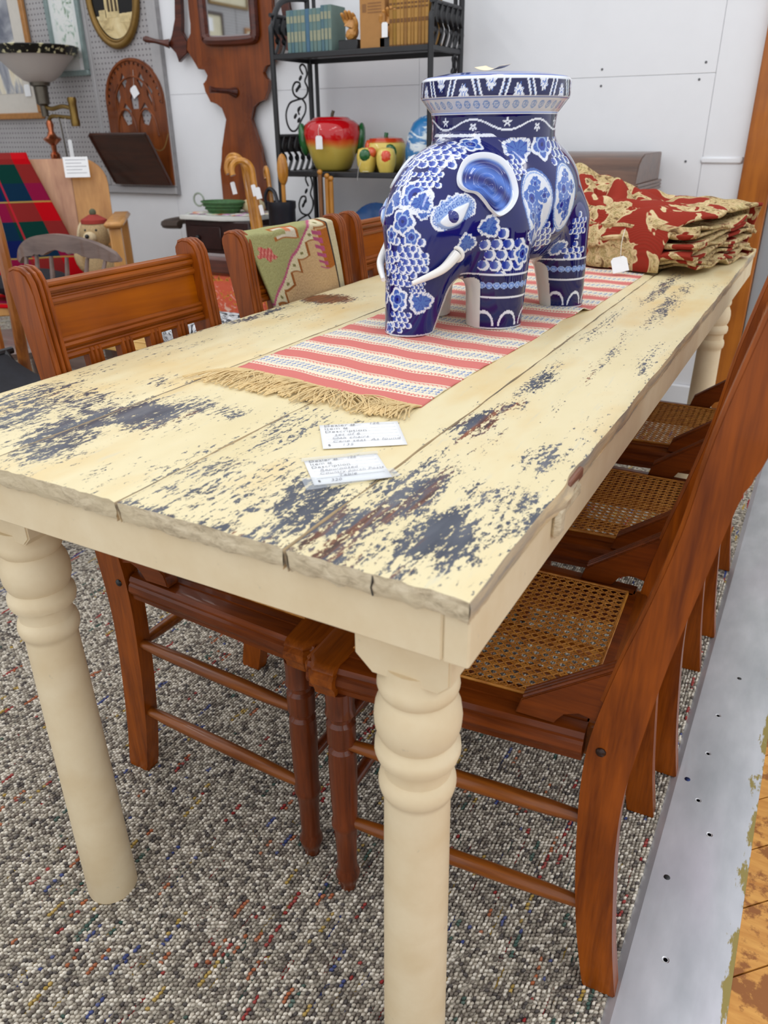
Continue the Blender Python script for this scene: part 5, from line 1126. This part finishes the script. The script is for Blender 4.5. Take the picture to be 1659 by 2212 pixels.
t = thing('fruit_jar', 'squat yellow and orange fruit shaped jar with a lid behind the two shakers', 'jar', (-1.565, Y0+.15, ZL), .5); fruit([(.001, 0), (.055, 0), (.080, .04), (.090, .085), (.080, .115), (.06, .122)]).build('body', M_yel, t, ang=60); fruit([(.082, .112), (.070, .128), (.03, .134), (.001, .132)]).build('lid', plain('orange_red_glaze', S(196, 62, 30), .15, bump=0, coat=.4), t); MB().tube([(0, 0, .13), (.003, 0, .150)], .009, 8).build('stem', M_leafg, t); MB().ball((.015, -.080, .075), .03, 12, (1, .4, 1.1)).build('leaf', M_leafg, t); MB().ball((-.075, -.02, .08), .035, 12, (.5, .9, 1.3)).build('blush', plain('orange_blush', S(206, 84, 40), .15, bump=0, coat=.4), t)
def shaker(label, x, grn):
    t = thing('fruit_shaker', label, 'shaker', (x, Y0+.04, ZL), .5, 'fruit shakers on the iron rack'); fruit([(.001, 0), (.030, 0), (.040, .03), (.042, .06), (.034, .088), (.018, .094), (.001, .092)]).build('body', M_yel, t, ang=60)
    if grn: MB().ball((-.005, -.036, .066), .024, 12, (1, .45, 1)).build('leaf', M_leafg, t); MB().ball((.022, -.02, .075), .022, 12, (1, .9, 1)).build('blush', plain('orange_spot', S(214, 90, 50), .15, bump=0, coat=.4), t)
    else: MB().ball((0, -.022, .058), .030, 14, (.9, .75, 1.1)).build('blush', plain('orange_red_spot', S(220, 74, 40), .15, bump=0, coat=.4), t)
shaker('small yellow ceramic fruit shaker with a round green leaf', -1.600, True); shaker('small yellow ceramic fruit shaker with an orange red blush', -1.505, False)
price_tag('price_tag', 'tiny white tag on a string lying at the front of the shakers', (-1.575, Y0-.01, ZL+.004), .030, .012, (0, 0, 0), [(-1.60, Y0-.008, ZL+.04), (-1.61, Y0-.012, ZL+.01), (-1.615, Y0-.014, ZL-.03)])
mb_ = Mat('blue_white_marbling', .25, coat=.3); f = mb_.noise(mb_.co((9, 9, 14)), 1, 4, .55, 1.5); mb_.set('Base Color', mb_.ramp(f, ((.48, S(46, 120, 178)), (.53, S(214, 226, 232)), (.62, S(226, 234, 238)), (.70, S(64, 138, 196)))))
t = thing('blue_jar', 'blue and white swirled egg shaped ceramic behind the elephant on the iron shelf', 'jar', (-1.345+.0, Y0+.12, ZL)); MB().lathe([(.001, .006), (.085, .006), (.098, .05), (.100, .09), (.090, .14), (.066, .185), (.035, .208), (.001, .214)], 28).build('body', mb_.m, t); MB().lathe([(.001, 0), (.09, 0), (.092, .012), (.086, .014), (.001, .014)], 24).build('foot', plain('pale_blue_glaze', S(160, 196, 214), .2), t)
t = thing('blue_bowl', 'deep blue plate leaning on the lower iron shelf behind the far left chair', 'plate', (-1.565, Y0+.06, .5455)); MB().lathe([(.001, 0), (.09, .004), (.135, .022), (.137, .026), (.088, .010), (.001, .007)], 32, Matrix.Translation((0, 0, .138)) @ Matrix.Rotation(PI/2-.2, 4, 'X')).build('dish', plain('deep_blue_glaze', S(24, 74, 130), .2, bump=0, coat=.4), t)

# ------------------------------------------------------------------ chest behind the elephant
M_ch = wood('chest_wood', S(70, 46, 34), S(112, 78, 58), 'x', .35, .6)
t = thing('roll_top_chest', 'brown wooden cabinet with a rounded moulded lid behind the throw', 'cabinet', (-.85, 2.71, 0))
MB().box(-.38, .40, -.19, .19, .0, .885, .004).build('case', M_ch, t, smooth=False)
pr = [(-.205, .90), (-.212, .91), (-.205, .925), (-.20, .955), (-.185, .985), (-.15, 1.005), (-.10, 1.018), (.19, 1.018), (.19, .90)]
m = MB(); m.prism(pr, -.40, .405, 'x', .003); m.build('rounded_lid', M_ch, t)
m = MB()
for z in (.892, .904, .916): m.tube([(-.405, -.205, z), (.412, -.205, z), (.412, .19, z)], .006, 6)
m.build('lid_moulding', M_ch, t)

# ------------------------------------------------------------------ left background: armchair, tartan, plush, lamp, windsor, others
M_pine = wood('pale_plank', S(170, 120, 92), S(206, 158, 122), 'z', .45, .3); M_hon = wood('honey_plank', S(170, 116, 60), S(206, 152, 86), 'z', .45, .3)
AY = 0.0; AO = (-3.04, 2.085); AR = math.radians(42)
RA = Matrix.Translation((AO[0], AO[1], 0)) @ Matrix.Rotation(AR, 4, 'Z')
t = thing('wooden_armchair', 'high backed pale plank armchair with rounded top corners by the pegboard', 'chair', (*AO, 0), AR)
tilt = lambda x, z: (x, .02+.10*(z-.42)/.58, z)
def plank_back(x0, x1, tl, tr, mat):
    n_ = 6; o_ = [(x0, .40)]
    o_ += [(x0, 1.0-tl)]+([(x0+tl-tl*math.cos(q), 1.0-tl+tl*math.sin(q)) for q in np.arange(1, n_+1)*PI/2/n_] if tl else [(x0, 1.0)])
    o_ += ([(x1-tr+tr*math.sin(q), 1.0-tr+tr*math.cos(q)) for q in np.arange(0, n_+1)*PI/2/n_] if tr else [(x1, 1.0)])+[(x1, .40)]
    m = MB(); m.prism(o_, -.011, .011, 'y', .003); m.v = [(x, y+.02+.10*(z-.42)/.58, z) for x, y, z in m.v]; m.build('back_plank', mat, t)
for x0, x1, a, b, mm in ((-.43, -.26, .11, 0, M_pine), (-.259, -.08, 0, 0, M_pine), (-.079, .14, 0, 0, M_pine), (.141, .30, 0, .11, M_hon)): plank_back(x0, x1, a, b, mm)
MB().box(-.42, .36, -.45, .03, .40, .44, .006).build('seat', M_hon, t)
for s, x in ((-1, -.40), (1, .345)):
    MB().box(x-.04, x+.04, -.46, .06, .742, .768, .010).build('arm', M_hon, t); MB().box(x-.025, x+.025, -.43, -.37, 0, .742, .006).build('front_leg', M_hon, t); MB().box(x-.025, x+.025, -.0, .05, 0, .742, .006).build('rear_leg', M_hon, t)
t2 = thing('price_card', 'white price sheet taped on the pale plank chair back', 'card', RA @ Vector((.175, .055, .925)), AR); M = Matrix.Translation((0, 0, .04)) @ Matrix.Rotation(-.17, 4, 'X'); m = MB(); m.box(-.055, .055, -.003, -.0015, -.044, .044, 0, M); m.build('card', M_paper, t2, smooth=False); m = MB(); [m.box(-.045, .045-.02*(q % 2), -.0036, -.003, .03-q*.014, .032-q*.014, 0, M) for q in range(5)]; m.build('printing', M_pen, t2, smooth=False)
# tartan blanket over the chair
def tartan():
    m = Mat('tartan_wool', .95, spec=.08); s = m.t.nodes.new('ShaderNodeSeparateXYZ'); m.t.links.new(m.n('TexCoord', out='UV'), s.inputs[0])
    RED, GRN, NAV, MAR = S(176, 8, 20), S(10, 52, 46), S(16, 26, 78), S(98, 36, 48)
    st = ((0, MAR), (.30, RED), (.50, MAR), (.56, NAV), (.80, GRN)); a = m.ramp(m.math('FRACT', m.math('ADD', m.math('MULTIPLY', s.outputs[0], 4.2), .39)), ((0, GRN), (.42, RED), (.72, NAV)), 'CONSTANT'); b = m.ramp(m.math('FRACT', m.math('ADD', m.math('MULTIPLY', s.outputs[1], 3.85), .033)), ((0, RED), (.33, GRN), (.66, NAV)), 'CONSTANT')
    c = m.mix(.5, a, b); ly = m.math('LESS_THAN', m.math('ABSOLUTE', m.math('SUBTRACT', m.math('FRACT', m.math('ADD', m.math('MULTIPLY', s.outputs[1], 3.85), .033)), .985)), .014); lx = m.math('LESS_THAN', m.math('ABSOLUTE', m.math('SUBTRACT', m.math('FRACT', m.math('ADD', m.math('MULTIPLY', s.outputs[0], 4.2), .39)), .06)), .015)
    c = m.mix(m.math('MULTIPLY', ly, .6), c, S(196, 160, 70)); c = m.mix(m.math('MULTIPLY', lx, .6), c, S(196, 30, 50)); m.set('Base Color', c); m.bump(m.noise(m.co((200, 200, 200)), 1, 2), .3, .002); return m.m
m = MB(); NU2, NV2 = 30, 60
def tp(u, v):
    s_ = v*1.35; x = -.62+.57*u+.36*max(0, s_-.25)*u
    if s_ < .25: z = .80+s_*.84; y = AY+.150+.0*s_
    elif s_ < .30: z = 1.01+.012*math.sin((s_-.25)/.05*PI); y = AY+.15-(s_-.25)*1.5
    elif s_ < .92: z = 1.012-(s_-.30)*.93; y = AY+.072-(s_-.30)*.20-.012
    else: z = .447+.012*math.sin(u*9); y = AY-.065-(s_-.92)*.9
    return (x, y+.012*math.sin(u*14+v*3)*min(1, max(0, (s_-.3)*3)), z+.004)
m.grid(tp, NU2, NV2); tb = m.build('tartan_blanket', tartan(), solid=.008); tb.matrix_world = RA; tag(tb, 'red, green and navy tartan wool blanket draped over the plank armchair', 'blanket'); uvl = tb.data.uv_layers.new(name='UVMap')
for l in tb.data.loops: j, k = divmod(l.vertex_index, NU2+1); uvl.data[l.index].uv = (k/NU2*.55, j/NV2*1.35)
# plush dog with a red cap
M_plush = plain('tan_plush', S(176, 150, 110), .95, var=.2, scale=140, bump=.8); M_plush2 = plain('cream_plush', S(206, 186, 150), .95, var=.15, scale=140, bump=.8)
t = thing('plush_dog', 'tan plush dog with a red cap sitting on the plank armchair', 'plush toy', RA @ Vector((.245, -.17, .455)), AR-.25)
m = MB(); m.ball((0, 0, .10), .085, 18, (1, .85, 1.2)); m.build('body', M_plush, t); m = MB(); m.ball((0, -.02, .245), .068, 18, (1.05, 1, 1)); m.build('head', M_plush, t)
MB().ball((-.005, -.085, .232), .030, 14, (1, 1.1, .85)).build('muzzle', M_plush2, t); MB().ball((-.006, -.118, .240), .010, 10).build('nose', M_black, t)
for s in (-1, 1): MB().ball((s*.068, -.02, .25), .034, 12, (.45, .8, 1.35), Matrix.Rotation(-s*.3, 3, 'Y')).build('ear', M_plush2, t); MB().ball((s*.024, -.078, .262), .006, 8).build('eye', M_black, t); MB().ball((s*.05, -.10, .03), .036, 12, (.8, 1.7, .8)).build('paw', M_plush2, t); MB().ball((s*.085, -.03, .12), .030, 12, (.8, .9, 1.8), Matrix.Rotation(s*.35, 3, 'Y')).build('arm', M_plush, t)
MB().lathe([(.058, .275), (.056, .290), (.02, .31), (.001, .312)], 18, Matrix.Translation((0, -.02, .012))).build('cap', plain('red_felt', S(150, 50, 40), .9), t); MB().ball((0, -.02, .332), .016, 10).build('pompom', plain('olive_pompom', S(90, 92, 70), .9), t)
t = thing('cushion', 'navy blue round cushion with a white label on the armchair seat', 'cushion', RA @ Vector((-.06, -.26, .445)), AR); MB().ball((0, 0, .06), .17, 20, (1, .85, .36)).build('pad', M_dark, t); MB().box(.05, .085, -.155, -.150, .0, .085).build('label', M_paper, t, smooth=False)
# floor lamp
LX, LY = -3.62, 2.70
t = thing('floor_lamp', 'brass and copper swing arm floor lamp with an etched glass bowl shade', 'lamp', (LX, LY, 0)); M_brass = plain('aged_brass', S(130, 104, 56), .3, .9); M_cop = plain('polished_copper', S(176, 104, 72), .2, .95); M_pew = plain('pewter', S(96, 90, 80), .35, .8)
MB().lathe([(.001, 0), (.13, 0), (.13, .012), (.09, .025), (.03, .04), (.016, .06), (.014, .98), (.018, .985)], 22).build('pole', M_pew, t)
MB().lathe([(.014, .96), (.026, .985), (.026, 1.005), (.013, 1.02), (.015, 1.05), (.045, 1.075), (.048, 1.082), (.026, 1.095), (.014, 1.12), (.020, 1.15), (.014, 1.17), (.001, 1.175)], 22).build('copper_finial', M_cop, t)
m = MB(); m.tube(spline([(0, 0, 1.17), (.03, 0, 1.19), (.12, 0, 1.185), (.185, 0, 1.18)], 5), .010, 8); m.tube(spline([(.185, 0, 1.225), (.12, 0, 1.235), (.04, 0, 1.225), (-.005, 0, 1.235)], 5), .011, 8); m.build('swing_arm', M_brass, t)
MB().lathe([(.001, 1.14), (.022, 1.14), (.024, 1.16), (.021, 1.18), (.021, 1.245), (.024, 1.26), (.022, 1.275), (.001, 1.275)], 16, Matrix.Translation((.20, 0, 0))).build('pivot', M_brass, t)
MB().lathe([(.001, 1.19), (.018, 1.19), (.02, 1.24), (.034, 1.25), (.036, 1.33), (.050, 1.335), (.052, 1.352), (.001, 1.352)], 20, Matrix.Translation((-.02, 0, 0))).build('socket', M_pew, t)
mg = Mat('etched_glass', .35, spec=.5); mg.set('Base Color', S(214, 206, 200)); mg.set('Alpha', .66); mg.set('Emission Color', S(255, 250, 244)); 
SH = [(.046, 1.348), (.078, 1.358), (.118, 1.390), (.160, 1.435), (.198, 1.475)]; m = MB(); m.lathe(SH+[(r-.004, z+.001) for r, z in reversed(SH)], 30, Matrix.Translation((-.02, 0, 0))); gs = m.build('glass_shade', mg.m, t)
mr = Mat('black_gold_rim', .3); f = mr.noise(mr.co((40, 40, 40)), 1, 3); mr.set('Base Color', mr.ramp(f, ((.54, S(20, 20, 18)), (.58, S(196, 190, 150))))); MB().lathe([(.205, 1.470), (.222, 1.505), (.226, 1.508), (.222, 1.512), (.203, 1.476)], 34, Matrix.Translation((-.02, 0, 0))).build('shade_rim', mr.m, gs)
MB().ball((-.02, 0, 1.42), .034, 14, (1, 1, 1.3)).build('bulb', plain('frosted_bulb', S(240, 240, 238), .2, var=.01, bump=0), t)
m = MB(); m.tube(spline([(.09, -.012, 1.185), (.10, -.012, 1.14), (.105, -.01, .9), (.11, -.01, .4), (.06, -.05, .05)], 6), .004, 6); m.build('cord', M_pew, t)
price_tag('price_tag', 'long white tag dangling from the floor lamp arm', (LX+.155, LY-.02, 1.035), .030, .085, (PI/2, 0, 0), [(LX+.155, LY-.02, 1.075), (LX+.145, LY-.02, 1.13), (LX+.14, LY-.012, 1.18)])
# grey-brown windsor chair
M_win = wood('grey_brown_stain', S(92, 74, 68), S(130, 110, 102), 'x', .5, .3)
t = thing('windsor_chair', 'grey brown chair with a curved scalloped crest rail behind the dining chairs', 'chair', (-2.29, 1.5, 0))
top = spline([(-.290, .665), (-.235, .715), (-.12, .760), (.03, .780), (.17, .762), (.255, .722), (.272, .690)], 5); bot = spline([(.245, .688), (.19, .706), (.16, .700), (.12, .722), (.08, .712), (.04, .728), (-.02, .716), (-.06, .700), (-.10, .706), (-.14, .690), (-.20, .690), (-.265, .652)], 3)
m = MB(); m.prism([(p[0], p[1]) for p in [(q.x, q.y) for q in [Vector((*a, 0)) if not isinstance(a, Vector) else a for a in top+bot]]], -.012, .012, 'y', .004); m.v = [(x, y+.5*x*x*1.6, z) for x, y, z in m.v]; m.build('crest_rail', M_win, t)
for i, x in enumerate((-.19, -.11, -.02, .06, .15, .22)): MB().tube([(x*.85, -.06, .43), (x*.93, -.02, .55), (x, .8*x*x, .70)], [.008, .011, .007], 8).build('spindle', M_win, t)
m = MB(); m.lathe([(.001, .405), (.17, .405), (.20, .42), (.205, .435), (.18, .445), (.001, .437)], 24, Matrix.Translation((0, -.20, 0))); m.build('seat', M_win, t)
for sx_ in (-1, 1):
    for sy_ in (-1, 1): MB().tube([(sx_*.13, -.20+sy_*.12, .41), (sx_*.16, -.20+sy_*.15, .22), (sx_*.19, -.20+sy_*.18, 0)], [.013, .018, .011], 10).build('leg', M_win, t)
# honey armchair cropped at the left edge
M_hb = wood('honey_bentwood', S(112, 58, 22), S(172, 104, 46), 'z', .3, .5)
t = thing('cane_armchair', 'honey brown cane seated chair cropped by the left edge', 'chair', (-2.10, .98, 0))
MB().tube(spline([(.190, .03, .435), (.232, 0, .52), (.268, -.02, .63), (.285, -.03, .75), (.265, -.02, .90), (.20, .0, 1.0), (.0, .03, 1.04), (-.20, .0, 1.0), (-.268, -.02, .85), (-.268, -.02, .63), (-.19, .03, .435)], 6), [.017]*61, 10, flat=1.2).build('bow_back', M_hb, t)
for x in (-.10, 0, .10): MB().tube([(x*.8, .04, .45), (x, .03, 1.03)], .009, 8).build('spindle', M_hb, t)
m = MB(); m.tube([(.20*math.cos(a), -.14+.20*math.sin(a), .435) for a in np.arange(28)*2*PI/28], .024, 10, True); m.build('seat_ring', M_hb, t); MB().lathe([(.001, .440), (.19, .446), (.19, .43), (.001, .426)], 28, Matrix.Translation((0, -.14, 0))).build('cane_seat', M_cane, t)
for a in (.6, 2.5, 3.8, 5.6): MB().tube([(.17*math.cos(a), -.14+.17*math.sin(a), .42), (.19*math.cos(a), -.14+.19*math.sin(a), .2), (.23*math.cos(a), -.14+.23*math.sin(a), 0)], [.018, .02, .012], 10).build('leg', M_hb, t)
# black folding frame between the chairs, low bench, footstools
t = thing('folding_frame', 'black metal folding luggage stand in the clutter behind the nearest left chair', 'stand', (-1.70, .80, 0)); M_chrome = plain('dark_chrome', S(90, 92, 98), .25, .8)
for y in (-.16, .16):
    MB().tube([(-.22, y, 0), (.20, y, .52)], .011, 8).build('frame_leg', M_chrome, t); MB().tube([(.22, y*.9, 0), (-.20, y*.9, .52)], .011, 8).build('frame_leg', M_black, t)
for x in (-.20, .20): MB().tube([(x, -.17, .52), (x, .17, .52)], .011, 8).build('top_bar', M_black, t)
MB().grid(lambda u, v: (-.2+.4*u, -.14+.28*v, .52-.06*math.sin(PI*u)), 10, 6).build('webbing', M_dark, t, solid=.004)
t = thing('slat_bench', 'low bench with pale yellow slats seen through the nearest left chair', 'bench', (-1.86, 1.48, 0)); M_ys = wood('yellow_slat', S(196, 150, 78), S(222, 180, 108), 'x', .4)
for k in range(4): MB().box(-.30, .18, -.20+k*.075, -.14+k*.075, .455, .475, .003).build('slat', M_ys, t)
for x in (-.27, .15):
    for y in (-.18, .07): MB().box(x-.02, x+.02, y-.02, y+.02, 0, .455, .003).build('leg', M_win, t)
MB().box(-.28, .16, -.19, -.17, .36, .42, .003).build('rail', M_win, t)
mp = Mat('grey_damask', .85); f = mp.noise(mp.co((24, 24, 24)), 1, 3, .5, 2.5); mp.set('Base Color', mp.ramp(f, ((.44, S(40, 40, 44)), (.49, S(206, 206, 208)), (.56, S(206, 206, 208)), (.6, S(70, 70, 76)))))
t = thing('footstool', 'grey and black damask cushioned footstool beside the orange chair', 'footstool', (-1.56, 1.44, 0)); MB().box(-.13, .13, -.13, .13, .28, .56, .03).build('cushion', mp.m, t)
for x in (-.11, .11):
    for y in (-.11, .11): MB().rod((x, y, 0), (x, y, .28), .014, .018).build('leg', M_black, t)
mo = Mat('orange_floral', .85); f = mo.noise(mo.co((30, 30, 30)), 1, 3, .5, 1.5); mo.set('Base Color', mo.ramp(f, ((.36, S(130, 70, 30)), (.42, S(214, 150, 50)), (.47, S(212, 92, 64)), (.62, S(216, 100, 72)), (.70, S(232, 190, 170)))))
t = thing('slipper_chair', 'small chair with an orange floral panel and brown top rail', 'chair', (-1.71, 1.78, 0)); MB().box(-.155, .155, -.02, .02, .20, .635, .010).build('floral_panel', mo.m, t); MB().box(-.17, .17, -.035, .045, .635, .70, .012).build('top_rail', M_hally, t)
MB().box(-.155, .155, .02, .33, .33, .40, .02).build('seat', mo.m, t)
for x in (-.14, .14):
    for y in (.0, .30): MB().rod((x, y, 0), (x, y, .34), .014, .018).build('leg', M_hally, t)
t = thing('blue_pole', 'bright blue broom handle leaning behind the farthest left chair', 'broom', (-1.42, 2.40, 0)); MB().rod((0, 0, .08), (-.02, .07, .70), .013).build('handle', plain('blue_plastic', S(52, 82, 168), .35, bump=0), t); MB().box(-.10, .10, -.03, .03, 0, .09, .01).build('brush', M_dark, t)

# ------------------------------------------------------------------ true size of the table and of what stands on it
# (drawn at 1/0.93 of their size; the table top is 0.784 m high, the legs reach the carpet)
bpy.context.view_layer.update()
for o in list(COL.objects):
    if o.parent is None and (o in (T, rn, E_, sl, th_) or o.name.startswith('price_card') and o.location.z < .8 or 'tapestry throw' in o.get('label', '') and o.get('category') == 'price tag'):
        o.location = Vector((.0137, -.0347, .077))+.93*Vector(o.location); o.scale = (.93, .93, .93)
